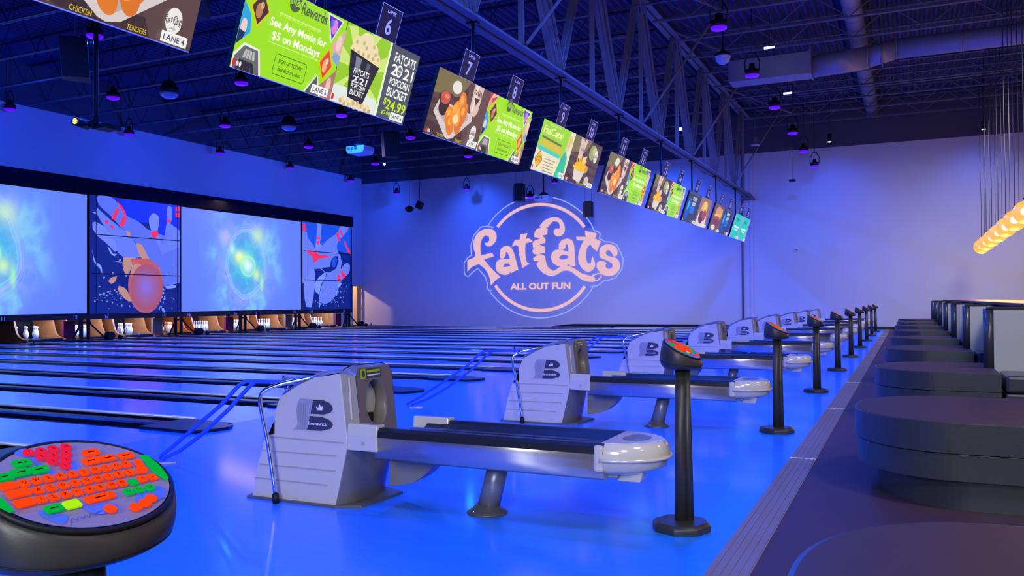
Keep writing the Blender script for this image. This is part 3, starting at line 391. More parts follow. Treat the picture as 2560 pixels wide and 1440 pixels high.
# door to the machine room
b = MB().box((-24.80, 33.66, 0), (-24.50, 33.76, 1.98)).box((-24.80, 34.52, 0), (-24.50, 34.58, 1.98)).box((-24.80, 33.66, 1.93), (-24.50, 34.58, 2.0))
d = struct(obj('door_1', b, M_CREAM, at=(-24.55, 34.0, 0)))
b = MB().box((-25.55, 34.40, 0.02), (-24.72, 34.45, 1.92)); obj('door_leaf', b, M_CREAM, d)
b = MB()
for z in (0.25, 0.95, 1.62): b.cyl((-24.70, 34.40, z), (-24.70, 34.40, z+0.12), 0.014, n=8)
obj('hinge', b, M_CHROME, d)
# roof deck: corrugated sheet with ribs along Y
b = MB(); x = -27.6; prof = []
while x < 9.1:
    prof += [(x, 8.62), (x+0.05, 8.70), (x+0.11, 8.70), (x+0.16, 8.62)]; x += 0.22
vs = [(px, -8, pz) for px, pz in prof] + [(px, YW, pz) for px, pz in prof]; n = len(prof)
b.add(vs, [(i, i+1, n+i+1, n+i) for i in range(n-1)], False); b.box((-27.6, -8, 8.75), (9.2, YW, 8.85))
struct(obj('ceiling', b, M_DECK, weld=False))
# ---- roof joists
def joist(y, x0, x1, zb, zt, label, group, m=M_STEEL, panel=1.5, mw=None):
    t = thing('roof_joist', label, 'joist', (x0, y, zb), group)
    for nm, z in (('bottom_chord', zb), ('top_chord', zt)):
        c = MB()
        for s in (-1, 1): c.box((x0, y+s*0.012 if s > 0 else y-0.052, z), (x1, y+0.052 if s > 0 else y-0.012, z+0.012)); c.box((x0, y+s*0.012-0.004, z), (x1, y+s*0.012+0.004, z+0.055))
        obj(nm, c, (mw or m) if nm == 'top_chord' else m, t, weld=False)
    c = MB(); x = x0+0.05; i = 0
    while x + panel/2 < x1:
        a, bz = (zt, zb) if i % 2 == 0 else (zb, zt)
        c.cyl((x, y, a+0.03), (x+panel/2, y, bz+0.03), 0.016 if mw is None else 0.010, n=6, caps=False); x += panel/2; i += 1
    obj('web', c, mw or m, t)
    return t
for k in range(-2, 13):
    y = 11.8 + 1.75*k
    joist(y, -24.5, -5.9, 7.30, 8.5, 'dark blue-lit open web roof joist over the lanes, %s from the far wall' % (ORD[12-k] if 12-k < 12 else ['thirteenth', 'fourteenth', 'fifteenth'][(13-k)-13]), 'roof joists over the lanes', mw=M_SHADEST)
jr = [16.2, 18.0, 19.75, 21.5, 23.2, 24.95, 26.7, 28.5, 30.2, 31.95, 33.7]
for i, y in enumerate(jr):
    joist(y, -5.5, 8.9, 7.86 if i else 7.86, 8.5, 'grey open web roof joist over the lounge, %s from the far wall' % ORD[len(jr)-1-i], 'roof joists over the lounge', panel=1.7)
# ---- joist girder (truss) along the foul line
XT = -5.75
t = thing('roof_truss', 'deep steel roof truss running above the row of televisions to the far wall', 'truss', (XT, 17, 5.3))
for nm, z, hh in (('bottom_chord', 5.27, 0.14), ('top_chord', 8.35, 0.16)):
    c = MB()
    for s in (-1, 1):
        c.box((XT+s*0.03-0.006, 0, z), (XT+s*0.03+0.006, 34.3, z+hh)); xa, xb = sorted((XT+s*0.03, XT+s*0.17)); c.box((xa, 0, z), (xb, 34.3, z+0.014))
    obj(nm, c, M_STEELB, t, weld=False)
node = 0.55
while node < 34:
    for dy0, dy1, wd in ((0.0, -1.55, 0.10), (-0.28, -1.95, 0.10), (0.0, 1.45, 0.10)):
        y1 = node+dy1
        if y1 > 34.2 or y1 < 0: continue
        obj('web_member', MB().bar((XT-0.05, node+dy0, 5.4), (XT-0.05, y1, 8.4), wd, 0.05, (0, 1, 0)).bar((XT+0.05, node+dy0, 5.4), (XT+0.05, y1, 8.4), wd*0.5, 0.02, (0, 1, 0)), M_STEELB, t)
    if node+1.72 < 34.2: obj('web_member', MB().bar((XT, node+1.72, 5.4), (XT, node+1.72, 8.4), 0.09, 0.06, (0, 1, 0)), M_STEELB, t)
    node += 3.45
for y in (12.6, 19.4, 24.5, 31.2):
    obj('brace', MB().bar((XT+0.1, y, 5.4), (XT+1.5, y+1.7, 8.3), 0.05, 0.05), M_STEELB, t)
    obj('brace', MB().bar((XT+0.1, y-2.2, 8.4), (XT+2.0, y+0.6, 7.9), 0.045, 0.045), M_STEELB, t)
for y in (10.0, 13.3, 17.0, 20.4, 24.2, 27.4, 30.9):
    obj('conduit', MB().tube([(XT-0.35, y, 5.35), (XT-0.18, y+0.05, 5.27), (XT, y+0.08, 5.40), (XT+0.05, y+0.1, 5.5)], 0.014, 6), M_CORD, t)
obj('end_bracket', MB().prism([(-0.3, 0), (0.28, 0), (0.05, 0.28), (-0.12, 0.28)], (XT, 34.3, 5.14), (1, 0, 0), (0, 0, 1), (0, 1, 0), 0.28), M_STEEL, t)
# ---- ducts
t = thing('air_duct', 'grey duct crossing under the roof joists, box section joining a round pipe', 'duct', (-2, 24.3, 7.5))
c = MB().box((-4.5, 23.9, 7.27), (-2.32, 24.6, 7.86)); c.box((-2.34, 23.86, 7.24), (-2.30, 24.64, 7.89)); obj('box_section', c, M_DUCT, t)
c = MB().cyl((-2.3, 24.3, 7.53), (-0.9, 24.3, 7.60), 0.30, n=24); c.cyl((-0.9, 24.3, 7.60), (-0.2, 24.3, 7.74), 0.27, 0.26, n=24); c.cyl((-0.2, 24.3, 7.74), (8.9, 24.3, 7.74), 0.26, n=24)
for x in (-1.9, -0.9, -0.55, -0.2, 1.3, 3.0): c.cyl((x-0.015, 24.3, 7.56 if x < -1 else (7.62 if x < -0.4 else 7.74)), (x+0.015, 24.3, 7.56 if x < -1 else (7.62 if x < -0.4 else 7.74)), 0.315 if x < -0.4 else 0.275, n=24)
obj('round_section', c, M_DUCT, t)
c = MB()
for x in (-3.6, -1.4, 1.6, 4.0): c.cyl((x, 24.3, 7.85), (x, 24.3, 8.6), 0.012, n=6)
obj('hanger_rod', c, M_CORD, t)
t = thing('spiral_duct', 'round duct running lengthwise above the crossing duct near the roof', 'duct', (-1.1, 20, 8.2))
c = MB().cyl((-1.15, 5, 8.22), (-1.15, 34.5, 8.22), 0.22, n=24)
for k in range(24): c.cyl((-1.15, 5.6+k*1.2, 8.22), (-1.15, 5.63+k*1.2, 8.22), 0.232, n=24)
obj('pipe', c, M_DUCT, t)
# thin hanging sprinkler / cable lines
sp0 = obj('sprinkler_pipe', MB().tube([(-5.3, 27.5, 7.55), (2, 27.6, 7.6), (8.9, 27.7, 7.65)], 0.02, 6), M_STEEL); tag(sp0, 'thin pipe strung below the lounge roof joists, farther of the two', 'pipe', 'sprinkler pipes')
solo(sp0, (0, -9.9, 0), 'thin pipe strung below the lounge roof joists, nearer of the two')

# ================================================================ LANES
BR = 4.15                       # centre line of the ball return of lanes 3 and 4
PIT = 3.45
def lane_y(n): return 4.19 + PIT*((n-3)//2) + (-PIT/4 if n % 2 else PIT/4)
XF, XE = -5.93, -25.1
first = None
for n in range(1, 21):
    y = lane_y(n)
    lb = 'glossy blue-lit bowling lane %s, numbered by the signs %s' % (WORDS[n], 'under the screens' if n > 10 else 'over the televisions')
    if n == 1: lb = 'glossy blue-lit bowling lane one, nearest the camera'
    if first is None:
        first = obj('bowling_lane', MB().box((XE, y-0.53, -0.08), (XF, y+0.53, 0.0)), M_LANE, at=(XF, y, 0)); tag(first, lb, 'bowling lane', 'bowling lanes'); y0 = y
    else: solo(first, (0, y-y0, 0), lb)
def gutter(y, label):
    t = thing('gutter_divider', label, 'gutter', (XF, y, 0), 'gutter dividers between the lanes')
    c = MB(); N = 7
    for s in (-1, 1):
        for k in range(N):
            a0 = PI*k/N; a1 = PI*(k+1)/N; yc = y+s*0.215
            q = [(yc-0.115*math.cos(a), -0.002-0.075*math.sin(a)) for a in (a0, a1)]
            c.add([(XF-0.02, q[0][0], q[0][1]), (XF-0.02, q[1][0], q[1][1]), (XE, q[1][0], q[1][1]), (XE, q[0][0], q[0][1])], [(0, 1, 2, 3)], True)
    obj('channel', c, M_GUT, t, weld=False)
    c = MB().prism([(-0.10, -0.08), (0.10, -0.08), (0.10, 0.008), (0.07, 0.02), (-0.07, 0.02), (-0.10, 0.008)], (XF-0.5, y, 0), (0, 1, 0), (0, 0, 1), (-1, 0, 0), 18.0)
    obj('capping', c, M_CAP, t)
    nose = [(0.26, -0.02), (0.20, 0.10), (0.02, 0.17), (-0.28, 0.22), (-0.55, 0.24), (-0.55, -0.33), (0.14, -0.36), (0.24, -0.16)]
    c = MB().prism(nose, (XF, y, 0.001), (1, 0, 0), (0, 1, 0), (0, 0, 1), 0.028); obj('nose', c, M_CAP, t, bevel=0.010)
    c = MB().tube([(XF-0.50, y+0.315, 0.018), (XE+0.9, y+0.315, 0.018)], 0.016, 8); obj('bumper_rail', c, M_RAIL, t)
    return t
g0 = gutter(lane_y(1)+PIT/4, 'black gutter divider with a bright rail, between lanes one and two')
for n in range(2, 20):
    dup(g0, (0, (n-1)*PIT/2, 0), 'black gutter divider with a bright rail, between lanes %s and %s' % (WORDS[n], WORDS[n+1]))
dup(g0, (0, 19*PIT/2, 0), 'black gutter divider with a bright rail, between the last lane and the far wall')
# ball sensors on the dividers near the pins
s0 = None
for i in range(6):
    y = BR + PIT*(i+3) + PIT/2 - 0.1 if False else 13.0 + PIT*0.98*i + 1.0
    y = [16.3, 20.0, 23.6, 26.8, 30.2, 33.4][i]; lb = 'small round white ball sensor on the lane divider, %s from the left' % ORD[i]
    if s0 is None:
        s0 = thing('ball_sensor', lb, 'sensor', (-23.2, y, 0.05), 'ball sensors near the pins')
        obj('post', MB().cyl((-23.2, y, 0.04), (-23.2, y, 0.12), 0.02, n=8), M_BLACK, s0); obj('lens', MB().sphere((-23.2, y, 0.14), 0.045, 12, 8), M_LOGOW, s0); sy = y
    else: dup(s0, (0, y-sy, 0), lb)
# black platform at the far end of the approach
b = MB().prism([(-14.5, 0.0), (-13.2, 0.14), (-6.6, 0.14), (-6.6, 0)], (0, 33.86, 0.0), (1, 0, 0), (0, 0, 1), (0, 1, 0), 0.68)
tag(obj('side_platform', b, M_CAP), 'low black platform with a sloping end along the foot of the far wall', 'platform')

# ================================================================ PINS AND PIN DECK
pm = bpy.data.materials.new('bowling_pin'); pm.use_nodes = True; nt = pm.node_tree; pb = nt.nodes['Principled BSDF']
tc = nt.nodes.new('ShaderNodeTexCoord'); sx = nt.nodes.new('ShaderNodeSeparateXYZ'); nt.links.new(tc.outputs['Object'], sx.inputs[0])
cr = nt.nodes.new('ShaderNodeValToRGB'); cr.color_ramp.interpolation = 'CONSTANT'; el_ = cr.color_ramp.elements
el_[0].position = 0; el_[0].color = (0.92, 0.92, 0.95, 1); el_[1].position = 0.262; el_[1].color = (0.7, 0.02, 0.08, 1)
for p, c in ((0.277, (0.92, 0.92, 0.95, 1)), (0.290, (0.7, 0.02, 0.08, 1)), (0.305, (0.92, 0.92, 0.95, 1))): e = el_.new(p); e.color = c
nt.links.new(sx.outputs['Z'], cr.inputs[0]); nt.links.new(cr.outputs[0], pb.inputs['Base Color']); pb.inputs['Roughness'].default_value = 0.25
PINP = [(0.026, 0.0), (0.034, 0.012), (0.049, 0.06), (0.0605, 0.115), (0.057, 0.16), (0.044, 0.20), (0.029, 0.245), (0.0235, 0.275), (0.026, 0.31), (0.0315, 0.345), (0.031, 0.362), (0.022, 0.377), (0.001, 0.382)]
pin0 = None
PN = ['at the very front', 'left in the second row', 'right in the second row', 'left in the third row', 'middle of the third row', 'right in the third row', 'far left of the back row', 'inner left of the back row', 'inner right of the back row', 'far right of the back row']
def offs():
    for r in range(4):
        for k in range(r+1): yield (-0.264*r, 0.3048*(k-r/2))
for n in range(11, 20):
    y = lane_y(n)
    for (dx, dy), pn in zip(offs(), PN):
        lb = 'white red-striped pin %s of the lane %s rack' % (pn, WORDS[n])
        p = (-24.22+dx, y+dy, 0.10)
        if pin0 is None: pin0 = obj('bowling_pin', MB().lathe(PINP, p, 20), pm, at=p); tag(pin0, lb, 'bowling pin', 'bowling pins under the screens'); pp = p
        else: solo(pin0, (p[0]-pp[0], p[1]-pp[1], 0), lb)
for n in range(11, 20):
    y = lane_y(n); area('pin_deck_light', (-23.95, y, 0.78), (-24.7, y, 0.05), 0.9, 30 if n != 14 else 9, (0.35, 0.5, 1.0) if n != 14 else (1.0, 0.7, 0.5), 0.08)
kp_ = smooth_outline([(0.0, 0.0), (0.0, 0.08), (-0.25, 0.13), (-0.42, 0.22), (-0.52, 0.38), (-0.58, 0.58), (-0.66, 0.74), (-0.8, 0.80), (-2.2, 0.80), (-2.2, 0.0)], corner=50, sub=3)
def kick(y, label, m=M_KICK):
    return tag(obj('kickback', MB().prism(kp_, (-23.75, y-0.03, 0.0), (1, 0, 0), (0, 0, 1), (0, 1, 0), 0.06), m, at=(-24, y, 0)), label, 'kickback board', 'kickback boards between the pin decks')
k0 = kick(lane_y(11)-0.63, 'curved orange kickback board on the left of the lane eleven pins'); ky = lane_y(11)-0.63
solo(k0, (0, 1.26, 0), 'curved orange kickback board on the right of the lane eleven pins')
for n in range(12, 20):
    for s in (-1, 1):
        solo(k0, (0, lane_y(n)+s*0.63-ky, 0), 'curved orange kickback board on the %s of the lane %s pins' % ('left' if s < 0 else 'right', WORDS[n]))
f0 = obj('division_panel', MB().box((-24.00, lane_y(11)+PIT/4-0.20, 0.04), (-23.90, lane_y(11)+PIT/4+0.20, 0.62)), M_RED, at=(-24.0, lane_y(11)+PIT/4, 0.04))
tag(f0, 'dark red panel standing between the pins of lanes eleven and twelve', 'panel', 'panels between the pin decks')
for n in (15, 19): solo(f0, (0, (n-11)*PIT/2, 0), 'dark red panel standing between the pins of lanes %s and %s' % (WORDS[n], WORDS[n+1]))
f1 = obj('division_panel', MB().box((-24.00, lane_y(13)+PIT/4-0.20, 0.04), (-23.90, lane_y(13)+PIT/4+0.20, 0.64)), M_TAN, at=(-24.0, lane_y(13)+PIT/4, 0.04))
tag(f1, 'tan panel standing between the pins of lanes thirteen and fourteen', 'panel', 'panels between the pin decks')
solo(f1, (0, 2*PIT, 0), 'tan panel standing between the pins of lanes seventeen and eighteen')
pmx = obj('pinsetter', MB().box((-26.9, lane_y(11)-0.66, 0.0), (-25.3, lane_y(11)+0.66, 1.5)).box((-25.28, lane_y(11)-0.6, 0.1), (-25.25, lane_y(11)+0.6, 0.62)), M_BLACK, at=(-26, lane_y(11), 0), bevel=0.02)
tag(pmx, 'dark pinsetter machine behind the lane eleven pins', 'pinsetter', 'pinsetter machines')
for n in range(12, 20): solo(pmx, (0, lane_y(n)-lane_y(11), 0), 'dark pinsetter machine behind the lane %s pins' % WORDS[n])

dk = obj('pin_deck', MB().box((-25.2, lane_y(11)-0.58, 0.0), (-23.82, lane_y(11)+0.58, 0.10)), M_BLACKM, at=(-24.4, lane_y(11), 0), bevel=0.01)
tag(dk, 'dark pin deck under the lane eleven pins', 'pin deck', 'pin decks')
for n in range(12, 20): solo(dk, (0, lane_y(n)-lane_y(11), 0), 'dark pin deck under the lane %s pins' % WORDS[n])

# ---- masking units: screens, picture panels, top box, stands
XM = -23.56
swirl = bpy.data.materials.new('projected_swirl'); swirl.use_nodes = True; nt = swirl.node_tree; pb = nt.nodes['Principled BSDF']
pb.inputs['Base Color'].default_value = (0.02, 0.02, 0.02, 1); pb.inputs['Roughness'].default_value = 0.6
L_ = nt.links.new
def mt(op, a, b=None, c=None):
    n_ = nt.nodes.new('ShaderNodeMath'); n_.operation = op
    for i, v in enumerate((a, b, c)):
        if v is None: continue
        if isinstance(v, (int, float)): n_.inputs[i].default_value = v
        else: L_(v, n_.inputs[i])
    return n_.outputs[0]
tc = nt.nodes.new('ShaderNodeTexCoord'); sp = nt.nodes.new('ShaderNodeSeparateXYZ'); L_(tc.outputs['Object'], sp.inputs[0])
nz = nt.nodes.new('ShaderNodeTexNoise'); nz.inputs['Scale'].default_value = 1.3; nz.inputs['Detail'].default_value = 6; L_(tc.outputs['Object'], nz.inputs['Vector'])
nv = nt.nodes.new('ShaderNodeTexNoise'); nv.inputs['Scale'].default_value = 0.8; nv.inputs['Detail'].default_value = 5
mpn = nt.nodes.new('ShaderNodeMapping'); mpn.inputs['Scale'].default_value = (1, 1.2, 1.0); L_(tc.outputs['Object'], mpn.inputs['Vector']); L_(mpn.outputs[0], nv.inputs['Vector'])
def dist(cy, cz, ry, rz):
    a = mt('DIVIDE', mt('SUBTRACT', sp.outputs['Y'], cy), ry); b_ = mt('DIVIDE', mt('SUBTRACT', sp.outputs['Z'], cz), rz)
    return mt('SQRT', mt('ADD', mt('MULTIPLY', a, a), mt('MULTIPLY', b_, b_)))
def gau(d, mu, sg): 
    x_ = mt('DIVIDE', mt('SUBTRACT', d, mu), sg); return mt('POWER', 2.718, mt('MULTIPLY', mt('MULTIPLY', x_, x_), -1.0))
def mixc(fac, A, B):
    mx = nt.nodes.new('ShaderNodeMix'); mx.data_type = 'RGBA'; L_(fac, mx.inputs[0])
    for i, v in ((6, A), (7, B)):
        if isinstance(v, tuple): mx.inputs[i].default_value = (*v, 1)
        else: L_(v, mx.inputs[i])
    return mx.outputs[2]
wob = mt('MULTIPLY', mt('SUBTRACT', nz.outputs['Fac'], 0.5), 0.35)
D0 = mt('ADD', dist(0, -0.05, 1.08, 1.36), wob)
col_ = mixc(mt('MULTIPLY', gau(dist(0, 0.1, 1.5, 1.5), 0.0, 1.0), 0.95), srgb((98, 128, 255)), srgb((112, 182, 245)))
col_ = mixc(mt('MULTIPLY', gau(nv.outputs['Fac'], 0.62, 0.10), mt('MULTIPLY', gau(D0, 1.25, 0.6), 0.55)), col_, srgb((150, 228, 232)))
col_ = mixc(mt('MULTIPLY', gau(nv.outputs['Fac'], 0.42, 0.05), mt('MULTIPLY', gau(D0, 1.1, 0.5), 0.4)), col_, srgb((165, 170, 245)))
col_ = mixc(mt('MULTIPLY', gau(D0, 0.45, 0.42), 0.7), col_, srgb((45, 150, 228)))
for rr, wd, al, cc in ((1.0, 0.022, 0.5, (205, 190, 250)), (0.90, 0.016, 0.45, (150, 240, 240)), (1.08, 0.014, 0.4, (175, 180, 252)), (0.95, 0.05, 0.35, (150, 205, 250)), (1.16, 0.012, 0.25, (180, 190, 250))):
    col_ = mixc(mt('MULTIPLY', gau(D0, rr, wd), al), col_, srgb(cc))
col_ = mixc(mt('MULTIPLY', gau(nz.outputs['Fac'], 0.5, 0.03), mt('MULTIPLY', gau(D0, 0.6, 0.35), 0.35)), col_, srgb((110, 225, 240)))
for cy, cz, r1, r2_, cc in ((0.0, -0.05, 0.60, 0.62, (80, 232, 225)), (-0.26, 0.16, 0.40, 0.30, (205, 255, 150)), (-0.42, 0.26, 0.22, 0.2, (250, 255, 170)), (0.08, -0.12, 0.30, 0.30, (235, 255, 255)), (0.55, -0.45, 0.22, 0.26, (215, 255, 170)), (-0.78, 0.50, 0.16, 0.22, (190, 255, 225)), (0.62, 1.12, 0.40, 0.36, (200, 240, 190)), (-1.15, 0.95, 0.3, 0.3, (190, 175, 235)), (0.85, -0.75, 0.10, 0.4, (170, 255, 170))):
    col_ = mixc(mt('MULTIPLY', gau(dist(cy, cz, r1, r2_), 0, 0.9), 0.85), col_, srgb(cc))
col_ = mixc(mt('MULTIPLY', gau(dist(0.08, -0.12, 0.38, 0.38), 1.0, 0.12), 0.75), col_, srgb((165, 255, 190)))
L_(col_, pb.inputs['Emission Color']); pb.inputs['Emission Strength'].default_value = 1.0

def screen(y0, y1, label):
    yc = (y0+y1)/2; zc = 2.72
    t = thing('projection_screen', label, 'screen', (XM, yc, zc), 'projection screens over the pins')
    o = obj('picture', MB().box((XM-0.02, y0+0.03, 0.86), (XM, y1-0.03, 4.62)), swirl, t)
    o2 = MB().box((XM-0.06, y0, 0.82), (XM-0.02, y1, 4.66)); obj('frame', o2, M_BLACK, t)
    return t
screen(5.1, 11.70, 'long projection screen with blue swirl at the extreme left, mostly out of view')
screen(11.76, 18.37, 'bright blue projection screen at the left edge showing half of a green and yellow swirl')
screen(22.16, 28.76, 'bright blue projection screen with a whole round swirl, between the two picture walls')
PC = {'b': (8, 32, 135), 'b2': (2, 45, 245), 'b3': (25, 80, 235), 'n': (6, 28, 130), 'n2': (6, 25, 120), 'p1': (100, 125, 250), 'p2': (88, 112, 246), 'p3': (112, 135, 252),
      'r': (238, 45, 95), 't': (190, 142, 128), 'o': (176, 92, 118), 'o2': (196, 88, 84), 'o3': (110, 85, 150), 'v': (150, 95, 165), 'v2': (125, 105, 215), 'w': (125, 150, 250)}
EXTRA_BALL = (20.66, 1.60, 0.62, 0.80)
def picwall(y0, y1, polys, label, bot):
    t = thing('video_wall', label, 'video wall', (XM, (y0+y1)/2, 2.7))
    obj('frame', MB().box((XM-0.08, y0-0.04, 0.80), (XM-0.012, y1+0.04, 4.655)), M_BLACK, t)
    a = Art((XM-0.01, 0, 0), (0, 1, 0), (0, 0, 1), 0.0006)
    a.rect(y0, 0.84, y1, 4.65, PC['b'])
    for c_, p in polys:
        q = [(min(max(u, y0), y1), min(max(v, 0.84), 4.65)) for u, v in p]
        a.poly(smooth_outline(q, sub=3, corner=62) if len(q) < 20 and c_ != 'b3' and c_ != 'b2' else q, PC[c_])
    rnd_ = random.Random(11)
    if True:
        ob = [p for c_, p in polys if c_ == 'o']; cy_ = cz_ = ry_ = rz_ = 0
        if ob:
            us = [q_[0] for q_ in ob[0]]; vs_ = [q_[1] for q_ in ob[0]]; cy_, cz_ = (min(us)+max(us))/2, (min(vs_)+max(vs_))/2-0.06; ry_, rz_ = (max(us)-min(us))/2*0.93, (max(vs_)-min(vs_))/2*0.86
        if ry_:
            for k in range(9):
                f = k/8; a.ell(cy_-0.06*f, cz_+0.05*f, ry_*(1-0.82*f), rz_*(1-0.80*f), tuple(int(p_+(q_-p_)*f) for p_, q_ in zip((168, 84, 108), (140, 108, 218))), n=32)
        for k in range(46):
            yy = rnd_.uniform(y0+0.2, y1-0.3); zz_ = rnd_.uniform(0.95, 2.6 if y0 < 25 else 2.0)
            if ry_ and ((yy-cy_)/ry_)**2+((zz_-cz_)/rz_)**2 < 1.2: continue
            a.ell(yy, zz_, rnd_.uniform(0.008, 0.035), rnd_.uniform(0.008, 0.05), (120, 140, 235) if k % 3 else (170, 140, 150), rot=rnd_.uniform(0, 3), n=7)
    for z in (2.13, 3.38): a.rect(y0, z-0.014, y1, z+0.014, M_BLACK)
    for y in (y0+0.16, y1-0.18): a.rect(y-0.012, 0.84, y+0.012, 4.65, M_BLACK)
    a.done('picture', t)
picwall(18.46, 22.10, P1, 'video wall showing white pins and an orange bowling ball splash on blue, beside lane 13 sign', 0.84)
picwall(28.84, 32.36, P2, 'narrow video wall at the right end showing tumbling red-striped pins on blue', 0.84)
b = MB().box((XM-0.9, -8, 4.672), (XM+0.06, 32.40, 5.15)); tag(obj('top_box', b, M_BOXB, at=(XM, 20, 4.7), bevel=0.02), 'long black box running above the screens and picture walls', 'box')
t = thing('number_rail', 'black rail under the screens carrying white lane numbers 11 to 20', 'rail', (XM, 20, 0.8))
obj('rail', MB().box((XM-0.06, -8, 0.67), (XM+0.03, 32.36, 0.83)), M_CAP, t)
for k in range(5):
    for n, y in ((11+2*k, 15.6+PIT*k), (12+2*k, 17.92+PIT*k)):
        a = Art((XM+0.032, 0, 0), (0, 1, 0), (0, 0, 1)); a.text(str(n), y, 0.69, 0.12, M_LOGOW, align='c', off=0.02); a.done('lane_number', t)
def stand(y, label):
    t = thing('mask_stand', label, 'stand', (XM+0.2, y, 0), 'stands carrying the screens')
    obj('post', MB().box((XM+0.02, y-0.10, 0), (XM+0.12, y-0.03, 0.67)).box((XM+0.02, y+0.16, 0), (XM+0.12, y+0.22, 0.67)), M_BLACK, t)
    obj('crossbar', MB().box((XM+0.02, y-0.12, 0.55), (XM+0.13, y+0.24, 0.60)), M_BLACK, t)
    for s, e in ((-1, -0.52), (1, 0.70)):
        obj('brace', MB().bar((XM+0.1, y+(0.2 if s > 0 else -0.08), 0.56), (XM+0.25, y+e, 0.03), 0.04, 0.04), M_BLACK, t)
    obj('foot', MB().box((XM+0.0, y-0.62, 0), (XM+0.34, y+0.86, 0.045)), M_BLACK, t)
    obj('motor', MB().cyl((XM+0.42, y+0.78, 0.13), (XM+0.20, y+0.78, 0.13), 0.13, n=16), M_BLACK, t); obj('caster', MB().sphere((XM+0.35, y+1.15, 0.07), 0.08, 10, 8), M_BLACK, t)
    return t
s0 = stand(18.15, 'black braced stand under the left edge of the bowling ball video wall, by lane twelve')
for y, lb in ((21.9, 'black braced stand between the lane fourteen and lane fifteen signs'), (25.1, 'black braced stand below the middle of the right screen, between lanes sixteen and seventeen'), (28.35, 'black braced stand between the lane eighteen and lane nineteen signs'), (31.85, 'black braced stand at the right end below the narrow video wall')):
    dup(s0, (0, y-18.15, 0), lb)
# ================================================================ WALL LOGO (light projection on the far wall)
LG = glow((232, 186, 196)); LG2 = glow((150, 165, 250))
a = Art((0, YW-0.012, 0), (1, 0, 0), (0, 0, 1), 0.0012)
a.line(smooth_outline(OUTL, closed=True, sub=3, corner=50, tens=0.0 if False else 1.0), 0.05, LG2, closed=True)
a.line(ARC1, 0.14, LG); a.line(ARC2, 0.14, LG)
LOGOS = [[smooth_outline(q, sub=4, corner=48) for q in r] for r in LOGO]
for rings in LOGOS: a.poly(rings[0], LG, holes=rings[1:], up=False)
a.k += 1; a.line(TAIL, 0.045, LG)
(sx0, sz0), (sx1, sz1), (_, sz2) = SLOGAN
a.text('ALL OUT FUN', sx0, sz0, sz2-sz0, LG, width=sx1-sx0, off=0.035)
t = thing('wall_logo', 'large round light logo projected on the far wall, reading ALL OUT FUN', 'logo', (-14.7, YW-0.02, 3.0))
a.done('lettering', t)
# unit-square version of the logo lettering for the televisions
_lx = [p[0] for r in LOGO for q in r for p in q]; _lz = [p[1] for r in LOGO for q in r for p in q]
LX0, LX1, LZ0, LZ1 = min(_lx), max(_lx), min(_lz), max(_lz)
def small_logo(a, u, v, w_, m):
    k = w_/(LX1-LX0)
    for rings in LOGO:
        rr = [[(u+(p[0]-(LX0+LX1)/2)*k, v+(p[1]-(LZ0+LZ1)/2)*k) for p in q] for q in rings]
        a.poly(rr[0], m, holes=rr[1:], up=False)
    a.k += 1

# ================================================================ TELEVISIONS OVER THE FOUL LINE
TW, TH = 1.475, 0.868
TU = Vector((0, 1, 0)); TV_ = Vector((0.268, 0, 0.826)).normalized(); TN = TU.cross(TV_)
TX, TZ = -5.71, 3.375
AS = TW/TH
LIME = (158, 226, 0)
def bgframe(a, c): a.rect(0, 0, AS, 1, c)
def status(a):
    a.rect(0.01, 0.03, 0.055, 0.10, (205, 40, 40)); a.ell(0.085, 0.06, 0.018, 0.03, (225, 225, 225), n=10); a.ell(0.125, 0.06, 0.018, 0.03, (225, 225, 225), n=10)
def diamond(a, u, v, w_, h_, rim, cols, rot=0.0):
    a.poly([(u-w_, v), (u, v-h_), (u+w_, v), (u, v+h_)], rim)
    k = 0.86; a.poly([(u-w_*k, v), (u, v-h_*k), (u+w_*k, v), (u, v+h_*k)], cols[0])
    a.ell(u-0.1*w_, v-0.12*h_, w_*0.34, h_*0.42, cols[1], n=14); a.ell(u+0.1*w_, v+0.2*h_, w_*0.2, h_*0.2, cols[2], n=12)
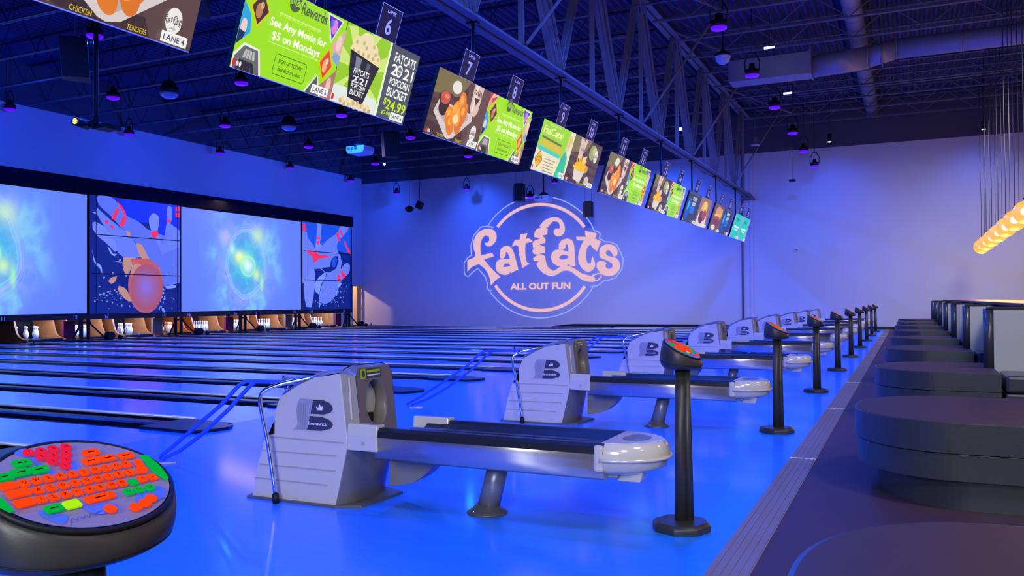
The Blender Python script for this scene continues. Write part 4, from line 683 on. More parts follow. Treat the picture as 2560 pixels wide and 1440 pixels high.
def art_rewards(a, detail=True):
    bgframe(a, LIME)
    a.poly([(0, 0.72), (0.3, 1), (0, 1)], (205, 60, 80)); a.poly([(0.04, 0.9), (0.26, 0.98), (0.30, 1), (0.1, 1)], (255, 190, 150)); a.poly([(0, 0.72), (0.12, 0.84), (0.05, 0.92), (0, 0.85)], (235, 150, 130))
    a.poly([(0, 0.25), (0.17, 0.42), (0.13, 0.6), (0.0, 0.72)], (40, 165, 225)); a.ell(0.06, 0.46, 0.045, 0.085, (232, 205, 200), n=14); a.poly([(0, 0.25), (0.08, 0.33), (0.1, 0.40), (0.0, 0.42)], (20, 50, 95))
    diamond(a, 0.24, 0.70, 0.15, 0.20, (240, 190, 0), [(70, 50, 35), (190, 130, 80), (215, 165, 110)])
    a.poly([(0.0, 0.0), (0.46, 0.0), (0.36, 0.28), (0.12, 0.30), (0, 0.15)], (235, 240, 225)); a.poly([(0.02, 0.0), (0.43, 0.0), (0.34, 0.26), (0.13, 0.27), (0.02, 0.13)], (105, 105, 105))
    for i in range(5): a.poly([(0.06+0.06*i, 0.0), (0.11+0.06*i, 0.0), (0.15+0.04*i, 0.10), (0.1+0.04*i, 0.12)], (40, 40, 40), up=(i == 4))
    for i in range(4): a.poly([(0.13+0.05*i, 0.14), (0.17+0.05*i, 0.14), (0.19+0.035*i, 0.23), (0.16+0.035*i, 0.24)], (185, 185, 185), up=(i == 3))
    status(a)
    a.poly([(1.30, 0.99), (1.62, 0.97), (1.47, 0.66)], (225, 235, 215)); a.poly([(1.33, 0.97), (1.59, 0.955), (1.47, 0.70)], (95, 40, 190)); a.ell(1.47, 0.86, 0.06, 0.09, (215, 130, 215), n=14); a.ell(1.42, 0.90, 0.03, 0.05, (90, 110, 235), n=10)
    a.poly([(1.50, 0.66), (AS, 0.90), (AS, 0.42), (1.56, 0.50)], (225, 175, 165)); a.ell(1.62, 0.70, 0.05, 0.10, (240, 205, 195), n=14); a.poly([(1.54, 0.50), (AS, 0.42), (AS, 0.56), (1.58, 0.58)], (130, 165, 205))
    diamond(a, 1.47, 0.40, 0.13, 0.20, (250, 175, 0), [(215, 75, 30), (250, 170, 120), (240, 215, 190)])
    a.poly([(1.42, 0.12), (1.55, 0.24), (AS, 0.40), (AS, 0.0), (1.52, 0.0)], (175, 120, 110)); a.ell(1.60, 0.18, 0.045, 0.09, (235, 190, 175), n=14)
    a.poly([(1.18, 0.0), (1.36, 0.26), (1.50, 0.0)], (225, 235, 215)); a.poly([(1.21, 0.0), (1.36, 0.23), (1.47, 0.0)], (85, 90, 85))
    a.ell(0.72, 0.93, 0.10, 0.115, (80, 95, 70), n=24); small_logo(a, 0.72, 0.93, 0.30, (LIME)) if detail else None
    a.text('Rewards', 0.84, 0.84, 0.13, (80, 95, 70), width=0.46, off=0.02)
    a.rect(0.50, 0.745, 1.25, 0.75, (235, 250, 190)); a.text('BY FORGOING YOUR GIFT CARDS GET', 0.52, 0.715, 0.03, (225, 250, 120), width=0.72)
    a.text('See Any Movie for', 0.89, 0.585, 0.088, (255, 255, 235), width=0.98, align='c', off=0.02)
    a.text('$5 on Mondays', 0.89, 0.445, 0.092, (255, 255, 235), width=0.84, align='c', off=0.02)
    a.rect(0.44, 0.40, 1.32, 0.406, (235, 250, 190))
    a.line([(0.62, 0.08), (1.12, 0.08), (1.14, 0.10), (1.14, 0.29), (1.12, 0.31), (0.62, 0.31), (0.60, 0.29), (0.60, 0.10)], 0.008, (70, 105, 0), closed=True)
    a.text('SIGN UP TODAY!', 0.87, 0.215, 0.045, (60, 90, 0), width=0.42, align='c', off=0.01); a.text('fatcatsfun.com', 0.87, 0.13, 0.05, (60, 90, 0), width=0.40, align='c', off=0.01)
def art_popcorn(a):
    bgframe(a, (150, 205, 20))
    for i in range(7):
        t0 = PI*(0.05+0.28*i); a.poly([(0.5, 0.45), (0.5+1.2*math.cos(t0), 0.45+1.2*math.sin(t0)), (0.5+1.2*math.cos(t0+0.3), 0.45+1.2*math.sin(t0+0.3))] if False else [(0.42, 0.5), (min(max(0.42+0.6*math.cos(t0), 0), 1.0), min(max(0.5+0.6*math.sin(t0), 0), 1)), (min(max(0.42+0.6*math.cos(t0+0.35), 0), 1.0), min(max(0.5+0.6*math.sin(t0+0.35), 0), 1))], (205, 232, 120), up=(i == 6))
    a.poly([(0, 0), (1.0, 0), (0.95, 0.2), (0.5, 0.24), (0, 0.22)], (225, 235, 225))
    a.poly([(1.02, 0), (AS, 0), (AS, 1), (0.98, 1)], (70, 80, 95)); a.poly([(0.98, 0), (1.03, 0), (1.0, 1), (0.96, 1)], (235, 245, 210))
    for (u, v, r_) in ((0.30, 0.80, 0.13), (0.45, 0.86, 0.15), (0.60, 0.78, 0.14), (0.72, 0.70, 0.10), (0.50, 0.74, 0.18), (0.25, 0.72, 0.09)): a.ell(u, v, r_, r_*0.8, (238, 222, 175), n=12)
    for i in range(16): a.ell(0.22+0.036*i, 0.70+0.16*math.sin(i*2.1)*math.sin(i), 0.03, 0.03, (205, 180, 115), n=6, up=(i == 15))
    a.poly([(0.17, 0.68), (0.82, 0.60), (0.66, 0.08), (0.32, 0.12)], (28, 34, 44)); a.poly([(0.30, 0.66), (0.44, 0.64), (0.42, 0.46), (0.34, 0.47)], (120, 130, 140)); a.poly([(0.56, 0.63), (0.64, 0.62), (0.60, 0.47), (0.55, 0.47)], (80, 90, 105))
    a.poly([(0.17, 0.70), (0.82, 0.62), (0.82, 0.59), (0.17, 0.665)], (18, 20, 26))
    for s, v, h_, w_ in (('FATCATS', 0.43, 0.075, 0.34), ('2 21', 0.325, 0.085, 0.32), ('POPCORN', 0.25, 0.062, 0.30), ('BUCKET', 0.165, 0.072, 0.29)): a.text(s, 0.49, v, h_, (240, 240, 240), width=w_, align='c', off=0.02)
    a.ring(0.44, 0.367, 0.038, 0.046, 0.012, (240, 240, 240))
    for i in range(22): a.ell(0.20+0.03*i, 0.05+0.03*math.sin(i*1.7), 0.035, 0.035, (236, 214, 165) if i % 3 else (205, 175, 115), n=7, up=(i == 21))
    status(a)
    for s, v, h_, w_ in (('FATCATS', 0.79, 0.125, 0.52), ('2  21', 0.61, 0.15, 0.54), ('POPCORN', 0.475, 0.10, 0.50), ('BUCKET', 0.32, 0.125, 0.50)): a.text(s, 1.36, v, h_, (245, 245, 240), width=w_, align='c', off=0.02)
    a.ell(1.275, 0.685, 0.075, 0.085, (245, 245, 240)); a.ell(1.275, 0.685, 0.05, 0.06, (110, 120, 125)); small_logo(a, 1.275, 0.685, 0.10, (245, 245, 240))
    a.text('24.99', 1.40, 0.145, 0.135, (205, 235, 40), width=0.48, align='c', off=0.02); a.text('$', 1.09, 0.20, 0.09, (205, 235, 40), off=0.02)
    a.text('$3.00 REFILLS', 1.37, 0.065, 0.05, (190, 225, 20), width=0.56, align='c', off=0.02)
def wood(a):
    bgframe(a, (62, 44, 40))
    for i in range(6): a.poly([(0, 0.05+0.17*i), (AS, -0.12+0.17*i+0.1), (AS, 0.0+0.17*i+0.1), (0, 0.12+0.17*i)] if i else [(0, 0.02), (0.9, 0), (0.3, 0.0), (0, 0.08)], (84, 62, 56), up=(i == 5))
    a.poly([(0, 0.62), (0, 1), (1.0, 1), (0.8, 0.75)], (120, 110, 62))
def grill_badge(a, u, v, s):
    a.ell(u, v, 0.10*s, 0.13*s, (235, 232, 228), n=20); small_logo(a, u, v+0.005, 0.25*s, (95, 80, 75)); a.text('GRILL', u, v-0.085*s, 0.022*s, (95, 80, 75), align='c')
def art_chicken(a):
    wood(a); a.poly([(1.0, 1), (AS, 1), (AS, 0.0), (1.2, 0.0), (0.95, 0.5)], (92, 68, 60))
    a.poly([(0.12, 0.36), (0.20, 0.56), (1.28, 0.52), (1.32, 0.42), (0.86, 0.06), (0.72, 0.02), (0.62, 0.04)], (214, 203, 200)); a.poly([(0.20, 0.40), (0.25, 0.52), (1.15, 0.50), (1.18, 0.42), (0.78, 0.12)], (188, 172, 166))
    a.ell(0.38, 0.48, 0.15, 0.14, (34, 26, 26)); a.ell(0.36, 0.60, 0.17, 0.12, (50, 35, 32)); a.ell(0.36, 0.615, 0.145, 0.10, (200, 85, 62)); a.ell(0.40, 0.64, 0.07, 0.035, (228, 128, 98))
    a.ell(0.62, 0.80, 0.16, 0.12, (120, 108, 96)); a.ell(0.62, 0.83, 0.145, 0.10, (232, 226, 212))
    a.poly([(1.12, 1), (1.44, 1), (1.42, 0.58), (1.34, 0.50), (1.22, 0.51), (1.14, 0.60)], (218, 190, 178)); a.poly([(1.17, 1), (1.27, 1), (1.25, 0.56), (1.20, 0.58)], (238, 218, 206)); small_logo(a, 1.29, 0.88, 0.28, (60, 42, 42)); a.poly([(1.20, 0.80), (1.38, 0.80), (1.30, 0.68)], (60, 42, 42))
    for (u, v, p, q, rot, c) in ((0.88, 0.62, 0.12, 0.19, 0.25, (232, 128, 22)), (0.98, 0.46, 0.11, 0.20, -0.1, (226, 120, 18)), (0.58, 0.36, 0.12, 0.17, 0.3, (235, 134, 26)), (0.90, 0.30, 0.11, 0.17, 0.2, (222, 116, 16)), (0.66, 0.24, 0.11, 0.17, 0.5, (228, 122, 18)), (0.72, 0.46, 0.12, 0.20, -0.35, (240, 146, 34)), (0.82, 0.40, 0.09, 0.15, 0.35, (244, 156, 46))): a.ell(u, v, p, q, c, rot=rot, n=20); a.ell(u-0.03, v+0.05, p*0.45, q*0.4, (250, 170, 70), rot=rot, n=12)
    a.ell(0.78, 0.36, 0.09, 0.075, (248, 222, 160), n=14)
    a.text('CHICKEN', 0.55, 0.02, 0.05, (225, 195, 40), align='r', width=0.22); a.text('TENDERS', 0.92, 0.02, 0.05, (225, 195, 40), width=0.22)
    grill_badge(a, 1.42, 0.24, 1.0); status(a)
def art_fries(a):
    wood(a); a.poly([(0.35, 1), (0.75, 1), (0.62, 0.55), (0.42, 0.55)], (215, 190, 178)); small_logo(a, 0.56, 0.75, 0.2, (60, 45, 42)); a.poly([(0.48, 1), (0.66, 1), (0.58, 0.93)], (150, 70, 60))
    a.ell(1.18, 0.78, 0.20, 0.17, (150, 165, 90), n=18); a.ell(1.28, 0.82, 0.12, 0.10, (190, 195, 140), n=14); grill_badge(a, 1.42, 0.72, 1.1)
    a.poly([(0.36, 0.35), (0.44, 0.10), (0.86, 0.05), (1.02, 0.34)], (222, 212, 200)); a.poly([(0.72, 0.60), (0.92, 0.66), (0.90, 0.36), (0.78, 0.36)], (225, 215, 205))
    for i in range(26):
        an = PI*(0.08+0.84*i/25); r_ = 0.24+0.08*math.sin(i*2.3); cx, cy = 0.68+0.10*math.cos(an), 0.30; ex, ey = 0.68+r_*1.35*math.cos(an), 0.28+r_*1.15*math.sin(an)
        dx, dy = ex-cx, ey-cy; l_ = math.hypot(dx, dy); nx, ny = -dy/l_*0.026, dx/l_*0.026
        a.poly([(cx+nx, cy+ny), (cx-nx, cy-ny), (ex-nx, ey-ny), (ex+nx, ey+ny)], (246, 196, 20) if i % 2 else (230, 168, 12), up=(i % 5 == 4))
    a.ell(1.05, 0.38, 0.09, 0.08, (230, 150, 60)); a.ell(1.22, 0.14, 0.12, 0.10, (225, 218, 210)); a.ell(1.22, 0.15, 0.095, 0.075, (205, 190, 180)); a.text('FRENCH FRIES', 0.70, 0.02, 0.04, (215, 185, 60), width=0.42)
    status(a)
def art_party(a):
    bgframe(a, (232, 224, 190)); a.poly([(0, 0.45), (1.35, 0.40), (1.45, 1), (0, 1)], (150, 215, 35))
    a.text("FatCats!", 0.10, 0.76, 0.15, (235, 245, 150), width=1.0, off=0.02); a.text('WELCOME TO', 0.35, 0.93, 0.04, (225, 245, 160), width=0.5)
    a.poly([(0.12, 0.66), (1.12, 0.62), (1.12, 0.66), (0.12, 0.70)], (110, 95, 60)); a.poly([(0.14, 0.52), (1.20, 0.48), (1.20, 0.59), (0.14, 0.63)], (220, 185, 50)); a.poly([(0.05, 0.42), (1.18, 0.38), (1.18, 0.45), (0.05, 0.50)], (60, 200, 190))
    a.poly([(0.04, 0.24), (0.22, 0.06), (0.40, 0.24), (0.22, 0.42)], (70, 60, 10)); a.poly([(0.06, 0.24), (0.22, 0.08), (0.38, 0.24), (0.22, 0.40)], (240, 185, 0)); a.text('JUST', 0.22, 0.25, 0.05, (90, 60, 0), align='c'); a.text('ACTIN', 0.22, 0.18, 0.05, (90, 60, 0), align='c')
    for i in range(5): a.rect(0.50, 0.28-0.06*i, 1.02-0.05*(i % 2), 0.296-0.06*i, (150, 140, 120), up=(i == 4))
    a.poly([(1.12, 0), (1.60, 0), (1.56, 0.45), (1.40, 0.60), (1.25, 0.4)], (0, 195, 150)); a.ell(1.47, 0.74, 0.10, 0.15, (225, 195, 165)); a.ell(1.50, 0.80, 0.11, 0.12, (220, 205, 120)); a.poly([(1.25, 0.40), (1.40, 0.55), (1.50, 0.45), (1.35, 0.30)], (70, 165, 170))
    status(a)
def art_glow(a):
    bgframe(a, (52, 62, 80)); a.ell(0.35, 0.45, 0.22, 0.35, (20, 110, 200)); a.ell(0.30, 0.55, 0.10, 0.16, (60, 170, 235)); a.poly([(0.15, 0.1), (0.5, 0.1), (0.6, 0.35), (0.4, 0.5)], (15, 80, 190))
    a.rect(0.62, 0.32, 1.15, 0.56, (20, 110, 225)); a.text('TOURNEY', 0.90, 0.74, 0.13, (215, 230, 240), width=0.6, align='c', off=0.02); a.text('$5.00', 0.92, 0.58, 0.12, (225, 235, 245), width=0.4, align='c', off=0.02)
    a.rect(0.1, 0.93, 1.4, 0.96, (90, 100, 118)); status(a)
def art_fruit(a):
    bgframe(a, (150, 112, 90)); a.poly([(0.1, 0.0), (1.5, 0.0), (1.4, 0.4), (0.2, 0.45)], (225, 215, 205))
    for (u, v, p, q, c) in ((0.8, 0.6, 0.45, 0.3, (228, 175, 45)), (0.6, 0.35, 0.3, 0.2, (120, 55, 45)), (1.0, 0.4, 0.3, 0.2, (165, 80, 50)), (0.85, 0.75, 0.25, 0.14, (240, 205, 80)), (0.7, 0.22, 0.25, 0.12, (95, 50, 45))): a.ell(u, v, p, q, c, n=20)
    status(a)
def art_burger(a):
    bgframe(a, (110, 80, 60)); 
    for (u, v, p, q, c) in ((0.85, 0.72, 0.5, 0.22, (215, 150, 70)), (0.85, 0.58, 0.55, 0.08, (225, 195, 60)), (0.85, 0.48, 0.52, 0.10, (190, 70, 45)), (0.85, 0.36, 0.52, 0.12, (120, 60, 40)), (0.6, 0.14, 0.35, 0.10, (225, 210, 190)), (1.3, 0.7, 0.2, 0.2, (225, 165, 60))): a.ell(u, v, p, q, c, n=20)
    status(a)
def art_teal(a):
    bgframe(a, (120, 180, 170)); 
    a.poly([(0.25, 1), (1.3, 1), (1.5, 0.5), (1.3, 0), (0.25, 0), (0.05, 0.5)], (30, 200, 180)); a.text('FAMILY', 0.8, 0.72, 0.14, (20, 110, 105), width=0.7, align='c', off=0.02); a.rect(0.3, 0.44, 1.3, 0.52, (215, 245, 225)); a.rect(0.4, 0.34, 1.2, 0.40, (200, 240, 215))
    status(a)
DISP = {}
def art_obj(key, fn):
    """mesh with its picture, origin at the lower-left corner of the panel"""
    if key in DISP: return DISP[key]
    a = Art((0, 0, 0), TU*TH, TV_*TH, 0.0006, 0.002); fn(a)
    o = a.done('picture', None); DISP[key] = o.data; bpy.data.objects.remove(o); return DISP[key]
ARTS = {'rewards': art_rewards, 'popcorn': art_popcorn, 'chicken': art_chicken, 'fries': art_fries, 'party': art_party, 'glow': art_glow, 'fruit': art_fruit, 'burger': art_burger, 'teal': art_teal}
PLAN = {3: ('chicken', 'food picture'), 4: ('chicken', 'fried chicken tenders in a tray'), 5: ('rewards', 'green rewards advert, see any movie'), 6: ('popcorn', 'popcorn bucket advert with 24.99 price'), 7: ('chicken', 'fried chicken tenders beside a shake'),
        8: ('rewards', 'green rewards advert'), 9: ('party', 'green and cream party advert with yellow diamond'), 10: ('fries', 'yellow french fries'), 11: ('chicken', 'chicken tenders'), 12: ('rewards', 'green rewards advert'),
        13: ('fries', 'yellow fries on dark wood'), 14: ('rewards', 'green rewards advert'), 15: ('glow', 'slate blue advert'), 16: ('fruit', 'plate of orange food'), 17: ('burger', 'burger close-up'), 18: ('glow', 'slate blue advert'), 19: ('teal', 'teal advert'), 20: ('teal', 'teal advert')}
housing = None
def tvp(u, v, n=0.0): return Vector((TX, 0, TZ)) + TU*u + TV_*v + TN*n
def tv_y(n): return 5.95 + 3.45*((n-5)//2) + (0 if n % 2 else TW+0.008)
c = MB(); q = [tvp(0, 0), tvp(TW, 0), tvp(TW, TH), tvp(0, TH)]; back = [p - TN*0.05 for p in q]
c.add(q+back, [(0, 1, 2, 3), (7, 6, 5, 4), (0, 4, 5, 1), (1, 5, 6, 2), (2, 6, 7, 3), (3, 7, 4, 0)], False)
hous = obj('housing', c, M_BLACK, None, bevel=0.006); hm = hous.data
c = MB(); ins = 0.07
q = [tvp(ins*3, ins*2, -0.05), tvp(TW-ins*3, ins*2, -0.05), tvp(TW-ins*3, TH-ins*2, -0.05), tvp(ins*3, TH-ins*2, -0.05)]; back = [p - TN*0.05 for p in q]
c.add(q+back, [(0, 1, 2, 3), (7, 6, 5, 4), (0, 4, 5, 1), (1, 5, 6, 2), (2, 6, 7, 3), (3, 7, 4, 0)], False)
bk = obj('back_box', c, M_BLACKM, None, bevel=0.01); bm_ = bk.data
# silver edge strip
c = MB().tube([tvp(0.003, 0.0, 0.002), tvp(TW-0.003, 0.0, 0.002)], 0.006, 6); bz = obj('bottom_trim', c, M_RAIL, None).data
for o in (hous, bk): bpy.data.objects.remove(o)
bpy.data.objects.remove([o for o in COL.objects if o.name.startswith('bottom_trim')][0])
for n in range(3, 21):
    y = tv_y(n); key, desc = PLAN[n]
    t = thing('television', 'television over lane %s, tilted down, showing %s' % (WORDS[n], desc), 'television', (TX, y, TZ), 'televisions over the foul line')
    for nm, me in (('housing', hm), ('back_box', bm_), ('bottom_trim', bz)):
        o = bpy.data.objects.new(nm, me); COL.objects.link(o); o.parent = t
        o.location = (-TX, 0, -TZ)
        if nm != 'back_box' and nm != 'bottom_trim':
            md = o.modifiers.new('bevel', 'BEVEL'); md.width = 0.005; md.segments = 2
    me = art_obj(key, ARTS[key]); o = bpy.data.objects.new('picture', me); COL.objects.link(o); o.parent = t
    a = Art((TX, y, TZ), TU*TH, TV_*TH, 0.0006, 0.03)
    a.rect(1.30, 0.02, 1.62, 0.125, (240, 240, 240)); a.text('LANE %d' % n, 1.46, 0.045, 0.055, (60, 60, 70), width=0.26, align='c', off=0.01); a.done('lane_tag', t)
    if n >= 5:
        # lane number sign standing on the top edge
        yc = y + TW/2
        s = thing('lane_sign', 'small dark upright sign reading LANE %d, standing on the television over that lane' % n, 'sign', (TX+0.268, yc, 4.2), 'lane number signs')
        c = MB(); W2 = 0.205; H0, H1 = TH+0.002, TH+0.385
        q = [tvp(-W2, H0, -0.02), tvp(W2, H0, -0.02), tvp(W2, H1, -0.02), tvp(-W2, H1, -0.02)]; q = [p+Vector((0, yc, 0)) for p in q]; bck = [p-TN*0.012 for p in q]
        c.add(q+bck, [(0, 1, 2, 3), (7, 6, 5, 4), (0, 4, 5, 1), (1, 5, 6, 2), (2, 6, 7, 3), (3, 7, 4, 0)], False); obj('board', c, M_SIGN, s)
        P0 = tvp(0, H0, -0.019) + Vector((0, yc, 0)); a = Art(P0, TU, TV_, 0.0008)
        a.line([(-W2+0.006, 0.004), (W2-0.006, 0.004), (W2-0.006, H1-H0-0.006), (-W2+0.006, H1-H0-0.006)], 0.009, M_SIGNW, closed=True)
        a.text('LANE', 0, 0.295, 0.042, M_SIGNW, width=0.17, align='c', off=0.02); a.text(str(n), 0, 0.065, 0.185, M_SIGNW, align='c', off=0.02); a.done('lettering', s)
p0 = None
for i in range(9):
    y = 4.0 + PIT*i
    lb = 'black pole from the truss to the televisions over lanes %s and %s' % (WORDS[3+2*i], WORDS[4+2*i])
    if p0 is None:
        p0 = thing('television_mount', lb, 'mount', (XT, y, 5.3), 'poles holding the televisions')
        obj('pole', MB().cyl((XT, y, 3.72), (XT, y, 5.30), 0.025, n=12), M_BLACKM, p0)
        obj('cross_arm', MB().bar((XT+0.02, y-0.95, 3.82), (XT+0.02, y+0.95, 3.82), 0.05, 0.08), M_BLACKM, p0)
        obj('clamp', MB().box((XT-0.09, y-0.05, 5.24), (XT+0.09, y+0.05, 5.30)), M_BLACKM, p0); y0 = y
        obj('speaker_box', MB().box((XT-0.05, y+1.52, 3.72), (XT+0.09, y+1.66, 3.92)), M_BLACK, p0)
    else: dup(p0, (0, y-y0, 0), lb)

# ================================================================ STAGE LIGHTS, SPEAKERS, PROJECTORS
def par(name, label, p, drop=0.0, tilt=0.0, group='stage lights below the roof', s=1.0, lens=M_UV, lab_drop=None):
    x, y, z = p; t = thing(name, label, 'stage light', p, group)
    obj('housing', MB().lathe([(0.03*s, 0.20*s), (0.05*s, 0.19*s), (0.06*s, 0.10*s), (0.125*s, 0.08*s), (0.13*s, -0.02*s)], p, 20), M_BLACK, t)
    obj('lens', MB().lathe([(0.128*s, -0.018*s), (0.12*s, -0.05*s), (0.07*s, -0.068*s), (0.001, -0.068*s)], p, 20), lens, t)
    obj('yoke', MB().tube([(x-0.13*s, y, z+0.05*s), (x-0.135*s, y, z+0.24*s), (x-0.05*s, y, z+0.40*s), (x+0.05*s, y, z+0.40*s), (x+0.135*s, y, z+0.24*s), (x+0.13*s, y, z+0.05*s)], 0.014*s, 6), M_BLACKM, t)
    obj('hanging_rod', MB().cyl((x, y, z+0.40*s), (x, y, 8.66), 0.012, n=8), M_BLACKM, t)
    return t
def parrow(x, ys, z, text, drop, s=1.35):
    base = par('stage_light', text % ORD[0], (x, ys[0], z), drop, s=s)
    for i, y in enumerate(ys[1:]): dup(base, (0, y-ys[0], 0), text % ORD[i+1])
parrow(-3.53, (17.73, 21.9, 25.86, 30.18), 6.9, 'violet stage light over the approach right of the truss, %s from the camera', 0.5, 1.35)
parrow(-15.6, (12.33, 16.68, 20.94, 24.87, 29.12), 6.9, 'violet stage light over the middle of the lanes, %s from the camera', 0.1)
parrow(-19.85, (16.27, 20.49, 24.65, 28.93), 6.9, 'violet stage light over the pin end of the lanes, %s from the camera', 0.1)
parrow(-24.2, (16.24, 20.48, 24.7, 28.8, 33.2), 7.02, 'dark stage light seen against the left wall, %s from the camera', 0.1, 1.25)
par('stage_light', 'stage light hanging at the top of the far wall just right of the truss end', (-3.5, 33.2, 6.75), 0.9, s=1.3)
par('stage_light', 'dark stage light on a long rod before the right-hand wall, right of the truss', (-3.15, 33.6, 6.22), 1.4, s=1.2)
par('stage_light', 'dark stage light on a rod left of the wall logo, nearest the left corner', (-21.8, 33.5, 6.30), 0.7, s=1.15)
par('stage_light', 'dark stage light on a rod midway between the corner and the wall logo', (-18.05, 33.5, 6.26), 0.8, s=1.15)
par('stage_light', 'dark stage light hanging beside the speaker above the wall logo', (-14.9, 33.5, 5.72), 1.4, s=1.2)
par('stage_light', 'stage light above the wall logo beside the projector pole', (-13.7, 33.4, 6.25), 0.8, s=1.0)
def can(label, p, lens=M_WHITELENS, drop=0.8):
    x, y, z = p; t = thing('spot_can', label, 'spotlight', p, 'small cylinder spotlights')
    obj('body', MB().cyl((x, y, z+0.02), (x, y, z+0.30), 0.07, n=14), M_BLACK, t); obj('lens', MB().cyl((x, y, z), (x, y, z+0.025), 0.06, n=14), lens, t)
    obj('hanging_rod', MB().cyl((x, y, z+0.3), (x, y, 8.66), 0.012, n=6), M_BLACKM, t); return t
c0 = can('small cylinder spotlight with a bright lens near the top left of the right-hand wall', (-2.5, 32.2, 6.80))
dup(c0, (4.85, 0, 0.0), 'small cylinder spotlight with a bright lens above the pendant cords at the right')
def speaker(label, p, s, yaw, cable=1.5):
    x, y, z = p; t = thing('hanging_speaker', label, 'speaker', p, 'black hanging loudspeakers')
    cs, sn = math.cos(yaw), math.sin(yaw)
    def R(a, b_, c_): return (x+a*cs-b_*sn, y+a*sn+b_*cs, z+c_)
    w_, d_, h_ = 0.27*s, 0.25*s, 0.40*s
    pl = [(-w_, d_), (w_, d_), (w_*0.62, -d_), (-w_*0.62, -d_)]
    c = MB(); vs = [R(px, py-0.03*s*(1 if k else -1), h_*(1 if k else -1)) for k in (0, 1) for px, py in pl]
    c.add(vs, [(3, 2, 1, 0), (4, 5, 6, 7), (0, 1, 5, 4), (1, 2, 6, 5), (2, 3, 7, 6), (3, 0, 4, 7)], False); obj('cabinet', c, M_BLACK, t, bevel=0.012)
    c = MB(); c.bar(R(-w_*0.98, d_*0.9, -h_*0.9), R(-w_*0.98, d_*0.9, h_*0.9), 0.02, 0.03); obj('grille_edge', c, M_STEEL, t)
    c = MB()
    for a_ in (-w_*0.6, w_*0.6): q_ = R(a_*0.9, 0, 0); c.cyl(R(a_, 0, h_-0.02), (q_[0], q_[1], 8.66), 0.006, n=5)
    obj('cable', c, M_CORD, t); return t
speaker('large black speaker hanging high at the upper left under the lane 4 television', (-15.0, 11.4, 6.05), 1.0, -0.7, 2.0)
speaker('black speaker hanging beside the white projector near the middle of the ceiling', (-15.0, 22.7, 6.2), 1.0, -0.7, 2.0)
speaker('black speaker hanging in front of the upper left of the wall logo', (-15.2, 33.0, 5.85), 0.95, 0.35, 1.4)
speaker('black speaker hanging in front of the upper right of the wall logo', (-12.1, 33.2, 4.98), 0.80, 0.35, 2.2)
def projector(label, p, body=M_PROJ, s=1.0):
    x, y, z = p; t = thing('projector', label, 'projector', p, 'ceiling projectors')
    obj('body', MB().prism([(-0.34, -0.04), (-0.28, -0.13), (0.28, -0.13), (0.34, -0.04), (0.34, 0.10), (-0.34, 0.10)], (x, y-0.28, z), (1, 0, 0), (0, 0, 1), (0, 1, 0), 0.56), body, t, bevel=0.015)
    c = MB()
    for k in range(3): c.box((x-0.28+0.13*k, y-0.285, z-0.02), (x-0.19+0.13*k, y-0.28, z+0.07))
    obj('vents', c, M_STEEL, t); obj('lens', MB().cyl((x-0.34, y, z), (x-0.42, y, z), 0.06, n=16), M_BLACK, t)
    obj('mount_plate', MB().lathe([(0.34, 0.10), (0.26, 0.16), (0.04, 0.30)], p, 4), M_BLACKM, t); obj('pole', MB().cyl((x, y, z+0.28), (x, y, 8.6), 0.035, n=12), M_BLACKM, t); return t
projector('white projector on a black ceiling pole above the right projection screen', (-15.6, 21.9, 5.95))
projector('white projector hanging in front of the top of the wall logo', (-14.05, 33.0, 5.52))
t = thing('gobo_projector', 'black lamp with a glowing yellow lens on a long pole above the left screen', 'projector', (-15.6, 12.1, 4.9))
px, py, pz = -15.4, 12.2, 4.90
obj('pole', MB().cyl((px, py, pz+0.05), (px, py, 8.6), 0.05, n=10), M_BLACKM, t)
obj('body', MB().box((px-0.10, py-0.02, pz-0.06), (px+0.30, py+0.38, pz+0.04)).box((px-0.26, py-0.06, pz-0.02), (px-0.02, py+0.1, pz+0.12)), M_BLACK, t, bevel=0.01)
obj('lens_tube', MB().cyl((px-0.25, py-0.02, pz+0.02), (px-0.05, py-0.45, pz+0.02), 0.085, n=16), M_BLACK, t)
m_y = mat('yellow_lens', (0.6, 0.45, 0.05), 0.2, emit=(1.0, 0.75, 0.15), es=1.1); obj('lens', MB().cyl((px-0.25+0.2, py-0.45, pz+0.02), (px-0.048, py-0.462, pz+0.02), 0.06, n=16), m_y, t)
def moving_head(label, p, s=1.0):
    x, y, z = p; t = thing('moving_head_light', label, 'stage light', p, 'grey lens lights hanging in the lane ceiling')
    obj('housing', MB().lathe([(0.08, 0.34), (0.14, 0.32), (0.23, 0.14), (0.25, 0.0)], p, 20), M_BLACK, t)
    obj('lens', MB().lathe([(0.245, 0.0), (0.20, -0.08), (0.10, -0.13), (0.001, -0.14)], p, 20), M_GREYDOME, t)
    obj('stem', MB().cyl((x, y, z+0.33), (x, y, 8.6), 0.02, n=8), M_BLACKM, t); return t
m0 = moving_head('dark hanging light with a pale blue lens, left of the lane 5 television', (-17.6, 16.15, 6.7))
dup(m0, (0.0, 4.75, 0), 'dark hanging light with a pale blue lens, under the lane 6 television')
t = thing('dome_camera', 'white glass dome camera hanging near the truss at the upper right', 'camera', (-3.9, 20.0, 7.0))
dx, dy, dz = -3.95, 20.3, 6.98
obj('glass_dome', MB().lathe([(0.20, 0.02), (0.19, 0.0), (0.15, -0.12), (0.08, -0.18), (0.001, -0.20)], (dx, dy, dz), 20), M_GREYDOME, t); obj('cap', MB().lathe([(0.21, 0.0), (0.21, 0.04), (0.06, 0.14), (0.015, 0.2), (0.015, 1.62)], (dx, dy, dz+0.0), 20), M_BLACK, t)
obj('lamp', MB().cyl((dx, dy, dz-0.05), (dx, dy, dz-0.0), 0.05, n=12), M_WHITELENS, t)
